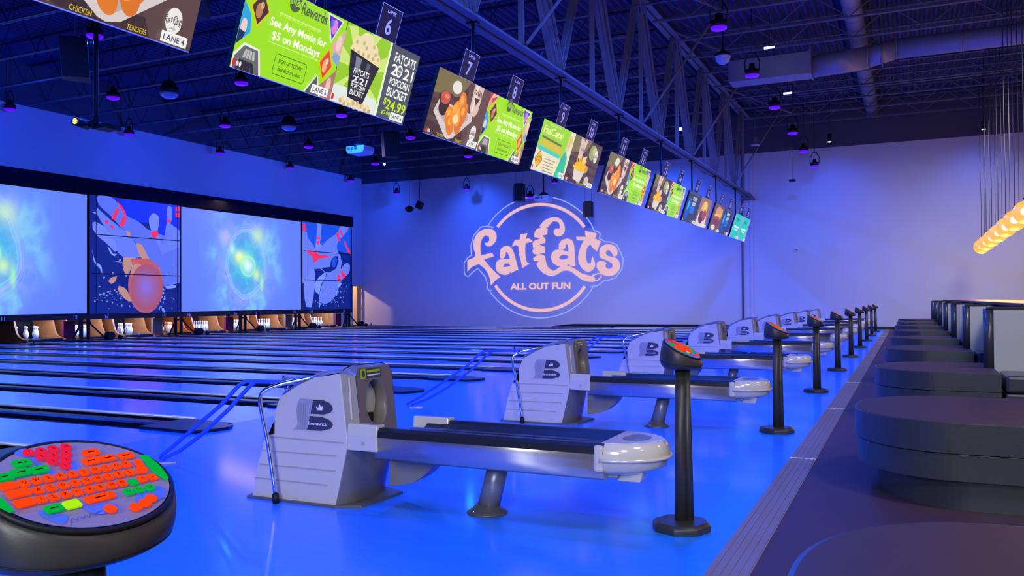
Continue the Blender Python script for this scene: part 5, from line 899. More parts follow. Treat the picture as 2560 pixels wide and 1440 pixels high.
for i, (x, y, z) in enumerate(((-20.9, 33.2, 5.45), (-20.35, 33.2, 5.6))):
    t = thing('hanging_lamp', ['black bowl-shaped lamp on a rod, left one of the far wall pair', 'black tilted cube lamp on a rod, right one of the far wall pair'][i], 'lamp', (x, y, z))
    if i == 0: obj('shade', MB().lathe([(0.03, 0.16), (0.10, 0.12), (0.22, 0.06), (0.19, -0.05), (0.08, -0.14), (0.001, -0.15)], (x, y, z), 16), M_BLACK, t)
    else: obj('shade', MB().bar((x-0.08, y, z-0.14), (x+0.08, y, z+0.14), 0.26, 0.26, (0, 1, 0)), M_BLACK, t, bevel=0.01)
    obj('rod', MB().cyl((x, y, z+0.1), (x, y, 8.66), 0.012, n=6), M_BLACKM, t)
t = thing('wireless_box', 'small black box hanging on a thin wire in front of the right-hand wall', 'sensor', (-3.9, 33.2, 5.62))
obj('body', MB().box((-4.03, 33.1, 5.60), (-3.80, 33.3, 5.68)), M_BLACK, t, bevel=0.01); obj('wire', MB().cyl((-3.92, 33.2, 5.68), (-3.92, 33.2, 8.66), 0.008, n=5), M_CORD, t)
t = thing('smoke_detector', 'pale bell-shaped fixture hanging at the right end of the truss', 'fixture', (-5.2, 31.5, 6.9))
sx_, sy_, sz_ = -4.95, 31.2, 6.72
obj('disc', MB().lathe([(0.16, 0), (0.15, 0.04), (0.05, 0.06)], (sx_, sy_, sz_), 16), M_GREYDOME, t); obj('body', MB().box((sx_-0.05, sy_-0.05, sz_+0.04), (sx_+0.07, sy_+0.05, sz_+0.30)), M_STEEL, t); obj('rod', MB().cyl((sx_, sy_, sz_+0.3), (sx_, sy_, 8.66), 0.01, n=5), M_CORD, t)
for i, (x, y, z) in enumerate(((-3.2, 22.6, 7.72), (-3.4, 27.9, 7.72), (-20.4, 30.4, 7.1), (-14.0, 29.8, 6.85), (-13.8, 32.6, 7.0), (-6.5, 26.45, 6.6))):
    t = thing('emergency_lamp', ['tiny lit tube lamp below a roof joist above the grey duct', 'tiny lit tube lamp below a roof joist near the right end of the truss', 'tiny bright ceiling lamp near the far left corner', 'tiny bright ceiling lamp under the lane 7 television', 'tiny bright lamp at the top of the far wall left of the logo', 'tiny bright lamp beside the truss bottom chord'][i], 'lamp', (x, y, z))
    obj('tube', MB().cyl((x-0.13, y, z), (x+0.13, y, z), 0.03, n=8) if i < 2 else MB().sphere((x, y, z), 0.06, 10, 6), M_WHITELENS, t); obj('bracket', MB().box((x-0.01, y-0.01, z+0.03), (x+0.01, y+0.01, 8.66)), M_BLACKM, t)
t = thing('wall_camera', 'tiny white camera on the far wall left of the pendant lamps', 'camera', (-3.92, 34.5, 3.1)); obj('body', MB().sphere((-3.92, 34.52, 3.1), 0.06, 12, 8), M_PROJ, t); obj('lens', MB().sphere((-3.92, 34.46, 3.09), 0.025, 8, 6), M_BLACK, t)

# ================================================================ BALL RETURNS
def ball_return():
    Y0, Y1 = 3.915, 4.40; YC = (Y0+Y1)/2
    t = thing('ball_return', '', 'ball return', (-3.2, BR, 0), 'ball returns along the approach')
    # grey shell: loft of the side outline across the width with a crowned top
    prof = [(-3.565, 0.0), (-3.52, 0.20), (-3.48, 0.36), (-3.405, 0.50), (-3.361, 0.61), (-3.228, 0.683), (-3.108, 0.732), (-3.0, 0.755), (-2.93, 0.765)]
    front = [(-2.845, 0.60), (-2.82, 0.385), (-2.90, 0.03), (-2.92, 0.0)]
    c = MB(); st = [(0.0, 0.0, 0.0), (0.03, 0.018, 0.008), (0.12, 0.030, 0.016), (0.5, 0.036, 0.022), (0.88, 0.030, 0.016), (0.97, 0.018, 0.008), (1.0, 0.0, 0.0)]
    rows = []
    for f, dz, dx in st:
        y = Y0+0.012+(Y1-Y0-0.024)*f; row = []
        for x, z in prof: row.append((x-(dx if x < -3.2 else 0), y, z+(dz if z > 0.55 else 0)*(1 if x < -2.86 else 0.5)))
        rows.append(row)
    vs = [v for r_ in rows for v in r_]; n = len(prof)
    c.add(vs, [(j*n+i, j*n+i+1, (j+1)*n+i+1, (j+1)*n+i) for j in range(len(rows)-1) for i in range(n-1)], True)
    obj('shell', c, M_SHELL, t)
    # two moulded side panels
    for s, y in ((-1, Y0), (1, Y1)):
        c = MB().prism(HSIDE, (0, y-0.01 if s < 0 else y-0.004, 0), (1, 0, 0), (0, 0, 1), (0, 1, 0), 0.014); sp_ = obj('side_panel', c, M_SIDE, t, bevel=0.004)
        for g_ in HGR:
            (xa, za), (xb, zb) = g_
            obj('groove', MB().bar((xa, y+s*0.0115, za), (xb+0.02, y+s*0.0115, zb), 0.004, 0.006), M_GROOVE, sp_)
        if s < 0:
            ar = Art((0, Y0-0.0115, 0), (1, 0, 0), (0, 0, 1), 0.0008)
            ar.poly(BOUT, M_SIDE); ar.poly(BFL, M_LOGOL)
            for k in range(4):
                ar.line([(BFL[9][0]+0.012+0.016*k, BFL[9][1]), (BFL[7][0]+0.014+0.016*k, BFL[7][1]), (BFL[5][0]+0.03+0.016*k, BFL[5][1]+0.004)], 0.002, M_SHELL2)
            ar.poly(BUP, M_LOGOD); ar.poly(BLO, M_LOGOD); ar.poly(BCR, M_LOGOW)
            (ua, va), (ub, vb), (uc, vc) = BTX; ar.text('Brunswick', ua, va, 0.019, M_LOGOW, width=ub-ua, off=0.015)
            ar.done('badge', t)
    # front face with the round ball opening
    SE = [(-2.927, 0.760), (-2.915, 0.66), (-2.898, 0.53), (-2.876, 0.372)]     # edge of the side panels
    def fx(z): return -2.826 - max(0, z-0.372)*0.115
    pc = (YC, 0.575); ry, rz = 0.098, 0.125
    IN = 0.055
    yl, yr = Y0+IN, Y1-IN
    corners = [(yl, 0.372), (yr, 0.372), (yr-0.005, 0.745), (yr-0.03, 0.785), (yl+0.03, 0.785), (yl+0.005, 0.745)]; cn = [12, 9, 4, 8, 4, 9]
    per = []
    for i in range(6):
        a_, b_ = corners[i], corners[(i+1) % 6]
        for k in range(cn[i]): per.append((a_[0]+(b_[0]-a_[0])*k/cn[i], a_[1]+(b_[1]-a_[1])*k/cn[i]))
    ring_ = []
    for (y, z) in per:
        an = math.atan2((z-pc[1])/rz, (y-pc[0])/ry); ring_.append((pc[0]+ry*math.cos(an), pc[1]+rz*math.sin(an)))
    lip = [(pc[0]+(y-pc[0])*1.12, pc[1]+(z-pc[1])*1.10) for y, z in ring_]
    vo = [(fx(z), y, z) for y, z in per]; vl = [(fx(z), y, z) for y, z in lip]; vi = [(fx(z)-0.018, y, z) for y, z in ring_]; vd = [(fx(z)-0.14, y, z) for y, z in ring_]
    c = MB(); n = len(per)
    c.add(vo+vl, [(i, (i+1) % n, n+(i+1) % n, n+i) for i in range(n)], False)
    c.add(vl+vi+vd, [(i, (i+1) % n, n+(i+1) % n, n+i) for i in range(n)] + [(n+i, n+(i+1) % n, 2*n+(i+1) % n, 2*n+i) for i in range(n)], True)
    obj('front_panel', c, M_SHELL, t)
    # bevelled strips between the side panels and the front panel, closed over the top
    zz = [0.760, 0.66, 0.53, 0.372]
    for s_, ya, yb in ((-1, Y0-0.004, yl), (1, Y1+0.004, yr)):
        c = MB(); A_ = [(x, ya, z) for x, z in SE]; B_ = [(fx(z), yb, z) for z in (0.745, 0.66, 0.53, 0.372)]
        c.add(A_+B_, [(i, i+1, 4+i+1, 4+i) for i in range(3)], False); obj('corner_bevel', c, M_SHELL2, t)
    c = MB(); top_o = [(-2.927, Y0-0.004, 0.760), (fx(0.745), yl+0.005, 0.745), (fx(0.785), yl+0.03, 0.785), (fx(0.785), yr-0.03, 0.785), (fx(0.745), yr-0.005, 0.745), (-2.927, Y1+0.004, 0.760)]
    top_i = [(-2.95, Y0+0.0, 0.765), (-2.93, Y0+0.05, 0.785), (-2.93, Y0+0.10, 0.795), (-2.93, Y1-0.10, 0.795), (-2.93, Y1-0.05, 0.785), (-2.95, Y1-0.0, 0.765)]
    c.add(top_o+top_i, [(i, i+1, 6+i+1, 6+i) for i in range(5)], True); obj('top_edge', c, M_SHELL, t)
    c = MB().add(vd, [tuple(range(n))], False); obj('opening', c, M_BLACK, t)
    wy = [(pc[0]+0.004, pc[1]-0.118), (pc[0]+0.05, pc[1]-0.10), (pc[0]+0.088, pc[1]-0.05), (pc[0]+0.095, pc[1]), (pc[0]+0.088, pc[1]+0.05), (pc[0]+0.05, pc[1]+0.10), (pc[0]+0.004, pc[1]+0.12)]
    c = MB().prism([(y_, z_) for y_, z_ in wy], (fx(0.57)-0.09, 0, 0), (0, 1, 0), (0, 0, 1), (1, 0, 0), 0.012); obj('lift_wheel', c, mat('pale_green_grey', (0.50, 0.53, 0.47), 0.5), t)
    obj('latch', MB().box((fx(0.57)-0.07, pc[0]-0.06, 0.455), (fx(0.57)-0.05, pc[0]+0.035, 0.51)), M_BLACK, t)
    obj('edge_highlight', MB().bar((-2.890, Y0+0.024, 0.735), (-2.872, Y0+0.024, 0.50), 0.010, 0.006, (1, -1, 0)), M_ENDCAP, t)  # white bar painted in as the highlight along the bevel
    ar = Art((fx(0.72)+0.002, 0, 0.722), (0, 1, 0), (-0.115, 0, 1), 0.0012)
    lm = mat('lime_sticker', (0.35, 0.62, 0.02), 0.4); u0 = Y0+0.10
    ar.rect(u0, 0.0, u0+0.21, 0.055, M_LOGOD); ar.rect(u0, 0.0, u0+0.055, 0.055, lm); ar.rect(u0+0.065, 0.032, u0+0.20, 0.046, lm); ar.rect(u0+0.065, 0.012, u0+0.195, 0.020, M_LOGOW); ar.ell(u0+0.027, 0.028, 0.014, 0.018, M_LOGOD, n=10); ar.done('sticker', t)
    # lower body below the rack
    c = MB(); N = 18; vs = []
    for z, xs_, pr in ((0.0, -2.962, 0.055), (0.06, -2.952, 0.058), (0.2, -2.918, 0.052), (0.372, -2.876, 0.05)):
        for k in range(N+1):
            f = k/N; vs.append((xs_+pr*(1-abs(2*f-1)**3.2), Y0-0.004+(Y1-Y0+0.008)*f, z))
    m_ = N+1; c.add(vs, [(j*m_+i, j*m_+i+1, (j+1)*m_+i+1, (j+1)*m_+i) for j in range(3) for i in range(N)], True); obj('lower_front', c, mat('cool_grey_shell', (0.17, 0.165, 0.18), 0.35, coat=0.2), t)
    # curved support under the rack
    q = [(-2.84, 0.06)] + [(-2.84+0.36*math.sin(PI/2*k/9), 0.06+0.30*(1-math.cos(PI/2*k/9))) for k in range(10)] + [(-2.84, 0.36)]
    obj('curved_support', MB().prism(q, (0, 4.27, 0), (1, 0, 0), (0, 0, 1), (0, 1, 0), 0.12), M_SHELL2, t, bevel=0.01)
    obj('base_plate', MB().prism([(-3.66, 0.0), (-3.60, -0.27), (-2.95, -0.27), (-2.82, -0.2), (-2.80, 0.2), (-2.95, 0.27), (-3.60, 0.27)], (0, YC, 0.001), (1, 0, 0), (0, 1, 0), (0, 0, 1), 0.012), mat('base_grey', (0.12, 0.11, 0.11), 0.5), t)
    # rack: two aluminium rails, dark bed, plastic ends, end cap, pedestal
    RX0, RX1 = -2.70, -1.36; YR = 4.155
    for s in (-1, 1):
        yy = YR+s*0.205
        c = MB(); sec = [(-0.035, 0.30), (-0.02, 0.285), (0.02, 0.285), (0.035, 0.31), (0.030, 0.345), (0.036, 0.375), (0.036, 0.405), (0.024, 0.435), (0.0, 0.448), (-0.024, 0.44), (-0.036, 0.41), (-0.036, 0.375), (-0.030, 0.345)]
        n = len(sec); vs = [(RX0, yy+a_, z) for a_, z in sec]+[(RX1, yy+a_, z) for a_, z in sec]
        c.add(vs, [(i, (i+1) % n, n+(i+1) % n, n+i) for i in range(n)], True); c.add(vs, [tuple(range(n))[::-1], tuple(range(n, 2*n))], False); obj('side_rail', c, M_ALU, t)
        obj('top_strip', MB().prism([(-0.038, 0.412), (-0.034, 0.447), (-0.016, 0.463), (0.016, 0.463), (0.034, 0.447), (0.038, 0.412)], (RX0, yy, 0), (0, 1, 0), (0, 0, 1), (1, 0, 0), RX1-RX0), M_BLACKM, t)
        X0_ = -2.88 if s < 0 else -2.70
        c = MB(); e2 = [(-0.045, 0.33), (0.045, 0.33), (0.045, 0.40), (0.036, 0.42), (0.04, 0.475), (-0.036, 0.48), (-0.046, 0.42)]
        xe = RX0+0.02 if s < 0 else -2.46
        obj('white_end', MB().prism(e2, (X0_, yy, 0.0), (0, 1, 0), (0, 0, 1), (1, 0, 0), xe-X0_), M_ENDCAP, t, bevel=0.006)
        if s < 0: obj('slot', MB().cyl((-2.77, yy-0.048, 0.375), (-2.77, yy-0.044, 0.375), 0.011, n=12), M_GROOVE, t)
    c = MB(); sec = [(-0.18, 0.452), (-0.13, 0.425), (-0.08, 0.42), (-0.02, 0.440), (0.02, 0.440), (0.08, 0.42), (0.13, 0.425), (0.18, 0.452), (0.18, 0.33), (0.0, 0.30), (-0.18, 0.33)]
    n = len(sec); vs = [(RX0+0.1, YR+a_, z) for a_, z in sec]+[(RX1, YR+a_, z) for a_, z in sec]
    c.add(vs, [(i, (i+1) % n, n+(i+1) % n, n+i) for i in range(n)], False); obj('ball_bed', c, M_BLACKM, t)
    obj('under_beam', MB().box((RX0, YR-0.17, 0.285), (RX1+0.05, YR+0.17, 0.33)), M_SHELL2, t, bevel=0.01)
    # rounded white end cap (half ellipse in plan, domed)
    c = MB(); L = 14; K = 6; vs = []
    for k in range(K+1):
        ph = PI/2*k/K; zz = 0.395+0.070*math.sin(ph); sc_ = 1-0.16*(1-math.cos(ph))
        for i in range(L+1):
            a_ = -PI/2+PI*i/L; vs.append((RX1-0.02+0.285*sc_*math.cos(a_), YR+0.245*sc_*math.sin(a_), zz))
    for i in range(L+1):
        a_ = -PI/2+PI*i/L; vs.append((RX1-0.02+0.27*math.cos(a_), YR+0.235*math.sin(a_), 0.335))
    for i in range(L+1):
        a_ = -PI/2+PI*i/L; vs.append((RX1-0.02+0.20*math.cos(a_), YR+0.19*math.sin(a_), 0.305))
    w1 = L+1; fs = [(k*w1+i, k*w1+i+1, (k+1)*w1+i+1, (k+1)*w1+i) for k in range(K) for i in range(L)]
    fs += [(i+1, i, (K+1)*w1+i, (K+1)*w1+i+1) for i in range(L)] + [((K+1)*w1+i+1, (K+1)*w1+i, (K+2)*w1+i, (K+2)*w1+i+1) for i in range(L)]
    c.add(vs, fs, True); c.add([vs[K*w1+i] for i in range(w1)], [tuple(range(w1))], False); c.add([vs[(K+2)*w1+i] for i in range(w1)], [tuple(range(w1))[::-1]], False)
    obj('end_cap', c, M_ENDCAP, t)
    obj('end_cap_band', MB().tube([(RX1-0.02+0.29*math.cos(-PI/2+PI*i/16), YR+0.25*math.sin(-PI/2+PI*i/16), 0.383) for i in range(17)], 0.009, 8), M_ENDCAP, t)
    obj('cap_recess', MB().lathe([(0.075, 0.0), (0.06, 0.006), (0.001, 0.006)], (RX1+0.10, YR, 0.463), 18, 1.0, 1.5), M_SHELL, t)
    obj('cap_collar', MB().box((RX1-0.05, YR-0.248, 0.325), (RX1+0.0, YR+0.248, 0.455)), M_ENDCAP, t, bevel=0.012)
    obj('hand_dryer_spout', MB().prism([(-0.06, 0.0), (0.06, 0.0), (0.075, 0.06), (-0.075, 0.06)], (RX1+0.09, YR-0.12, 0.262), (1, 0, 0), (0, 0, 1), (0, 1, 0), 0.10), M_ENDCAP, t, bevel=0.01)
    c = MB().cyl((-2.12, YR, 0.01), (-2.04, YR, 0.30), 0.062, 0.058, n=20); obj('pedestal', c, mat('grey_metal', (0.26, 0.26, 0.28), 0.35, 0.4), t)
    obj('pedestal_foot', MB().lathe([(0.115, 0.0), (0.113, 0.008), (0.085, 0.022), (0.066, 0.05)], (-2.12, YR, 0.0), 24), mat('foot_grey', (0.13, 0.12, 0.12), 0.3, 0.2), t)
    obj('foot_bolt', MB().sphere((-2.16, YR-0.085, 0.018), 0.010, 8, 6), M_CHROME, t)
    return t
br0 = ball_return()
BRL = ['nearest the camera', 'second from the camera', 'third from the camera', 'fourth from the camera', 'fifth from the camera', 'sixth from the camera', 'seventh from the camera', 'eighth from the camera', 'farthest from the camera']
br0['label'] = 'white and grey ball return with long rack, ' + BRL[0]
for i in range(1, 9): dup(br0, (0, PIT*i, 0), 'white and grey ball return with long rack, ' + BRL[i])

# ---- metal bowling ramps leaning from each of the first ball returns
def ramp():
    t = thing('bowling_ramp', 'metal bowling ramp with chrome leg beside the nearest ball return', 'ramp', (-3.5, 3.9, 0), 'metal bowling ramps beside the ball returns')
    obj('chrome_leg', MB().tube(smooth_outline([(-3.342, 3.847, 0.03), (-3.385, 3.83, 0.35), (-3.425, 3.81, 0.58), (-3.415, 3.82, 0.645), (-3.34, 3.86, 0.685), (-3.22, 3.93, 0.715), (-3.12, 3.99, 0.735)], closed=False, corner=85), 0.0125, 10), M_CHROME, t)
    obj('rubber_foot', MB().cyl((-3.342, 3.847, 0.0), (-3.345, 3.846, 0.055), 0.019, n=12), M_BLACK, t)
    for nm_, pth in (('rail', [(-3.45, 4.20, 0.668), (-3.75, 4.24, 0.660), (-3.95, 4.26, 0.652), (-4.02, 4.27, 0.62), RA[0], RA[1], RA[2], RA[3]]), ('rail', [(-3.35, 4.15, 0.675), (-3.70, 4.20, 0.662), (-3.86, 4.25, 0.652), (-3.93, 4.26, 0.61), RB[0], RB[1], RB[2], RB[3]])):
        c = MB()
        for p_, q_ in zip(pth, pth[1:]): c.bar(p_, q_, 0.016, 0.022)
        obj(nm_, c, M_BLUETUBE, t)
    obj('top_plate', MB().prism([(0, 0), (0.30, 0.05), (0.30, 0.16), (0.05, 0.16), (-0.05, 0.08)], (-3.62, 4.22, 0.655), (1, 0, 0), (0, 1, 0), (0, 0, 1), 0.03), M_STEEL, t, bevel=0.01)
    obj('hook', MB().tube([(-3.60, 4.22, 0.70), (-3.59, 4.20, 0.66), (-3.56, 4.19, 0.62), (-3.53, 4.19, 0.64)], 0.008, 6), M_CHROME, t)
    return t
RA = [(-4.178, 4.28, 0.488), (-4.613, 4.40, 0.248), (-4.876, 4.50, 0.116), (-5.119, 4.61, 0.012)]
RB = [(-4.125, 4.28, 0.450), (-4.459, 4.36, 0.244), (-4.743, 4.45, 0.107), (-5.019, 4.55, 0.012)]
r0 = ramp()
dup(r0, (0, PIT, 0), 'metal bowling ramp with chrome leg beside the second ball return')
dup(r0, (0, 2*PIT, 0), 'metal bowling ramp with chrome leg beside the third ball return')

w0 = obj('paper_scrap', MB().prism([(0, 0), (0.03, 0.01), (0.06, 0.05), (0.10, 0.07), (0.11, 0.10), (0.06, 0.09), (0.02, 0.05)], (-4.95, 4.40, 0.001), (1, 0, 0), (0, 1, 0), (0, 0, 1), 0.012), M_ENDCAP, at=(-4.9, 4.42, 0)); tag(w0, 'white paper scrap on the blue floor near the end of the nearest ramp', 'paper scrap', 'paper scraps')
solo(w0, (0.0, 3.45, 0), 'white paper scrap on the blue floor near the end of the second ramp')

# ================================================================ KEYPAD KIOSKS
KTH = math.radians(28.8); KC = Vector((-1.049, 0.814, 0.917)); KU = Vector((0, 1, 0)); KV = Vector((-math.cos(KTH), 0, math.sin(KTH))); KN = KU.cross(KV)
def kiosk(single=True):
    t = thing('keypad_kiosk', '', 'kiosk', (-1.05, 0.80, 0), 'keypad kiosks along the edge of the approach')
    px, py = -1.06, 0.80
    obj('base', MB().lathe([(0.150, 0.0), (0.150, 0.028), (0.132, 0.045), (0.05, 0.048)], (px, py, 0), 8), M_KIOSK, t, bevel=0.004)
    obj('post', MB().cyl((px, py, 0.04), (px, py, 0.84), 0.034, 0.026, n=16), M_KIOSK, t)
    obj('cable_channel', MB().cyl((px+0.040, py+0.012, 0.04), (px+0.030, py+0.01, 0.84), 0.022, 0.018, n=12), M_KIOSK, t)
    # bowl-shaped head, lofted from a low horizontal oval to the tilted face
    a_, b_ = 0.140, 0.108; N = 64; rings = []
    bot = Vector((px+0.002, py+0.008, 0.815))
    fr = KC - KN*0.006
    for f, sb, in ((0.0, 0.62), (0.02, 0.72), (0.06, 0.82), (0.12, 0.91), (0.2, 0.97), (0.3, 1.01), (0.42, 1.03), (0.56, 1.035), (0.7, 1.03), (0.85, 1.015), (0.95, 0.995), (1.0, 0.97)):
        row = []
        for i in range(N):
            an = 2*PI*i/N; lo_ = bot + Vector((-b_*0.98*math.sin(an), a_*0.93*math.cos(an), 0))
            hi = fr + KU*a_*math.cos(an) + KV*b_*math.sin(an)
            c_ = bot.lerp(fr, f); p = lo_.lerp(hi, f); row.append(c_ + (p-c_)*sb)
        rings.append(row)
    c = MB(); vs = [v for r_ in rings for v in r_]
    c.add(vs, [(j*N+i, j*N+(i+1) % N, (j+1)*N+(i+1) % N, (j+1)*N+i) for j in range(len(rings)-1) for i in range(N)], True)
    c.add(rings[0], [tuple(range(N))[::-1]], False); c.add(rings[-1], [tuple(range(N))], False); hd_ = obj('head', c, M_KIOSK, t)
    obj('seam', MB().tube([r.lerp(KC, -0.004) for r in (rings[5] + [rings[5][0]])], 0.0009, 5), M_BLACK, hd_)
    obj('rim', MB().tube([KC + KU*0.1315*math.cos(2*PI*i/N) + KV*0.1005*math.sin(2*PI*i/N) - KN*0.003 for i in range(N+1)], 0.0045, 8), M_BLACK, hd_)
    a = Art(KC, KU, KV, 0.0006, 0.001)
    PAN = mat('keypad_panel', (0.20, 0.17, 0.28), 0.6, emit=(0.10, 0.085, 0.30), es=0.45, spec=0.2); PAN2 = mat('keypad_pattern', (0.08, 0.12, 0.55), 0.4, emit=(0.01, 0.04, 0.35), es=0.8)
    a.ell(0, 0, 0.1268, 0.0963, PAN, n=48)
    for q in BLOB: a.poly(smooth_outline(q, corner=120), PAN2)
    SURR = True
    a.line(smooth_outline([(-0.075, -0.078), (-0.066, -0.066), (-0.062, -0.072), (-0.056, -0.066), (-0.052, -0.071), (-0.047, -0.067), (-0.044, -0.071), (-0.038, -0.067), (-0.034, -0.070), (-0.028, -0.067), (-0.02, -0.066)], closed=False, corner=170), 0.0009, M_LOGOD)
    a.done('keypad', hd_)
    KR = mat('key_orange', (0.45, 0.03, 0.0), 0.9, emit=(0.95, 0.05, 0.008), es=0.75, spec=0.0); KP = mat('key_pink', (0.35, 0.006, 0.01), 0.9, emit=(0.70, 0.010, 0.06), es=0.85, spec=0.0)
    KG = mat('key_green', (0.0, 0.2, 0.01), 0.9, emit=(0.0, 0.38, 0.06), es=0.8, spec=0.0); KL = mat('key_lime', (0.2, 0.4, 0.0), 0.9, emit=(0.32, 0.65, 0.01), es=0.9, spec=0.0); KD = mat('key_shadow', (0.05, 0.03, 0.25), 0.5)
    ALLK = []
    def keys(nm, m, shapes):
        for pts in shapes: ALLK.append((m, pts))
    def rc(p, w_, h_):
        u, v = p; r_ = min(w_, h_)*0.25
        return [(u-w_+r_, v-h_), (u+w_-r_, v-h_), (u+w_, v-h_+r_), (u+w_, v+h_-r_), (u+w_-r_, v+h_), (u-w_+r_, v+h_), (u-w_, v+h_-r_), (u-w_, v-h_+r_)]
    def ov(p, r_): return [(p[0]+r_*math.cos(2*PI*i/14), p[1]+r_*math.sin(2*PI*i/14)) for i in range(14)]
    lk = KEYS['Q']+KEYS['A']+KEYS['Z'][:8]+KEYS['Z'][9:]
    keys('orange_keys', KR, [rc(p, 0.0066, 0.0068) for p in lk] + [rc(p, 0.0125, 0.0072) for p in KEYS['W'][3:]] + [rc(KEYS['W'][0], 0.0115, 0.0072), rc(KEYS['W'][1], 0.0155, 0.0072), rc(KEYS['W'][2], 0.0125, 0.0075), rc(KEYS['S'][0], 0.0225, 0.0068)] + [ENT] + [ov(p, 0.0085) for p in KEYS['O']])
    keys('pink_keys', KP, [ov(p, 0.0078) for p in KEYS['R']])
    keys('green_keys', KG, [rc(p, 0.0122, 0.0072) for p in KEYS['G']] + [rc(p, 0.0066, 0.0068) for p in KEYS['AR']] + [rc(KEYS['Z'][8], 0.0066, 0.0068)] + [smooth_outline(SLG, corner=60), smooth_outline(SLG2, corner=60)])
    keys('lime_key', KL, [rc(KEYS['L'][0], 0.0115, 0.008)])
    if single:
        for m, pts in ALLK: obj('key', MB().prism(pts, KC+KN*0.0045, KU, KV, KN, 0.0024), m, hd_)
    else:
        c = MB(); ms = []
        for m, pts in ALLK:
            if m not in ms: ms.append(m)
            c.mi = ms.index(m); c.prism(pts, KC+KN*0.0045, KU, KV, KN, 0.0024)
        obj('keys', c, ms, hd_)['kind'] = 'stuff'
        return t
    a = Art(KC, KU, KV, 0.0002, 0.0072); kd = mat('key_letter', (0.06, 0.0, 0.0), 0.9, spec=0.0)
    for s_, ps in (('QWERTYUIOP', KEYS['Q']), ('ASDFGHJKL', KEYS['A']), ('/ZXCVBNM', KEYS['Z'][:8]), ('+-', KEYS['Z'][9:])):
        for ch_, p in zip(s_, ps): a.text(ch_, p[0], p[1]-0.0024, 0.0055 if ch_ != '-' else 0.0055, kd, align='c', width=None if ch_ not in '-' else 0.005); a.k = 0
    for s_, p in zip(('8', '9', '10', '7', '5', '6', '4', '3', '2', '1'), [KEYS['R'][k] for k in (1, 2, 3, 0, 4, 5, 6, 7, 8, 9)]): a.text(s_, p[0], p[1]-0.0024, 0.005, kd, align='c'); a.k = 0
    for p, w_ in [(q, 0.012) for q in KEYS['W'][3:]] + [(KEYS['S'][0], 0.016)] + [(q, 0.012) for q in KEYS['G']]: a.rect(p[0]-w_/2, p[1]-0.001, p[0]+w_/2, p[1]+0.001, kd); a.k = 0
    for p in KEYS['AR']: a.line([(p[0]-0.003, p[1]+0.002), (p[0], p[1]-0.002), (p[0]+0.003, p[1]+0.002)], 0.001, kd); a.k = 0
    a.done('key_legends', hd_)
    return t
k0 = kiosk(); k1 = kiosk(False); KLB = 'black keypad kiosk on a post, '
k0['label'] = 'black keypad kiosk with glowing colored keys, in the lower left foreground'
KN_ = ['standing at the rack end of the nearest ball return', 'third of the row, beside the second ball return', 'fourth of the row from the camera', 'fifth of the row from the camera', 'sixth of the row from the camera', 'seventh of the row from the camera', 'eighth of the row from the camera', 'ninth of the row from the camera', 'last of the row by the far wall']
k1['label'] = KLB + KN_[0]; k1.location.y += PIT
for i in range(1, 9): dup(k1, (0, PIT*i-0.03, 0), KLB + KN_[i])
# ================================================================ LOUNGE SEATING
def slab(x0, x1, y0, y1, z0, z1, n=44, r=1.0, top_r=0.0):
    """bench block with a rounded (half-ellipse) left end"""
    pts = [(x1, y0), (x1, y1)]; ym = (y0+y1)/2; hy = (y1-y0)/2; L = hy*0.80*r
    for i in range(n+1):
        a = PI/2 + PI*i/n; pts.append((x0+L+L*math.cos(a), ym+hy*math.copysign(abs(math.sin(a))**0.9, math.sin(a))))
    return pts
def bench(label, yc):
    t = thing('booth_bench', label, 'bench', (0.3, yc, 0), 'black rounded booth benches')
    hy = 0.70
    def part(nm, x0, x1, hy_, z0, z1, m, bev):
        p = slab(x0, x1, yc-hy_, yc+hy_, z0, z1); obj(nm, MB().prism(p, (0, 0, z0), (1, 0, 0), (0, 1, 0), (0, 0, 1), z1-z0), m, t, bevel=bev, seg=3)
    part('kick_base', -0.15, 0.74, hy-0.06, 0.0, 0.17, M_VINYL, 0.003)
    part('lower_cushion', -0.272, 0.78, hy-0.008, 0.17, 0.315, M_VINYL, 0.02)
    part('seat_cushion', -0.28, 0.78, hy, 0.32, 0.485, M_VINYL, 0.03)
    part('seat_top', -0.265, 0.77, hy-0.016, 0.474, 0.4875, M_VINYL2, 0.010)
    obj('rear_base', MB().box((0.80, yc-hy+0.06, 0), (3.1, yc+hy-0.06, 0.17)), M_VINYL, t)
    obj('rear_lower_cushion', MB().box((0.81, yc-hy+0.0, 0.17), (3.1, yc+hy-0.0, 0.31)), M_VINYL, t, bevel=0.02)
    obj('rear_seat_cushion', MB().box((0.81, yc-hy+0.0, 0.315), (3.1, yc-0.07, 0.47)).box((0.81, yc+0.07, 0.315), (3.1, yc+hy, 0.47)), M_VINYL, t, bevel=0.03)
    return t
def divider(label, yc):
    t = thing('booth_divider', label, 'divider', (1.0, yc, 0.47), 'grey booth dividers')
    obj('panel', MB().box((0.735, yc-0.045, 0.315), (3.1, yc+0.045, 1.055)), M_PANEL, t, bevel=0.006)
    obj('padded_edge', MB().cyl((0.70, yc, 0.47), (0.70, yc, 1.06), 0.05, n=16), M_VINYL, t)
    obj('top_rail', MB().box((0.68, yc-0.055, 1.055), (3.1, yc+0.055, 1.075)), M_BLACK, t, bevel=0.005)
    return t
b0 = bench('black rounded booth bench, nearest the camera at the bottom right corner', 2.22)
ys = [5.86] + [9.33+3.45*k for k in range(7)]
for i, y in enumerate(ys): dup(b0, (-0.04, y-2.22, 0), 'black rounded booth bench, %s from the camera in the row' % ORD[i+1])
d0 = divider('grey booth divider behind the third bench, with a dark padded edge', 9.33)
for i, y in enumerate(ys[2:]): dup(d0, (0, y-9.33, 0), 'grey booth divider on the %s bench from the camera' % ORD[i+3])
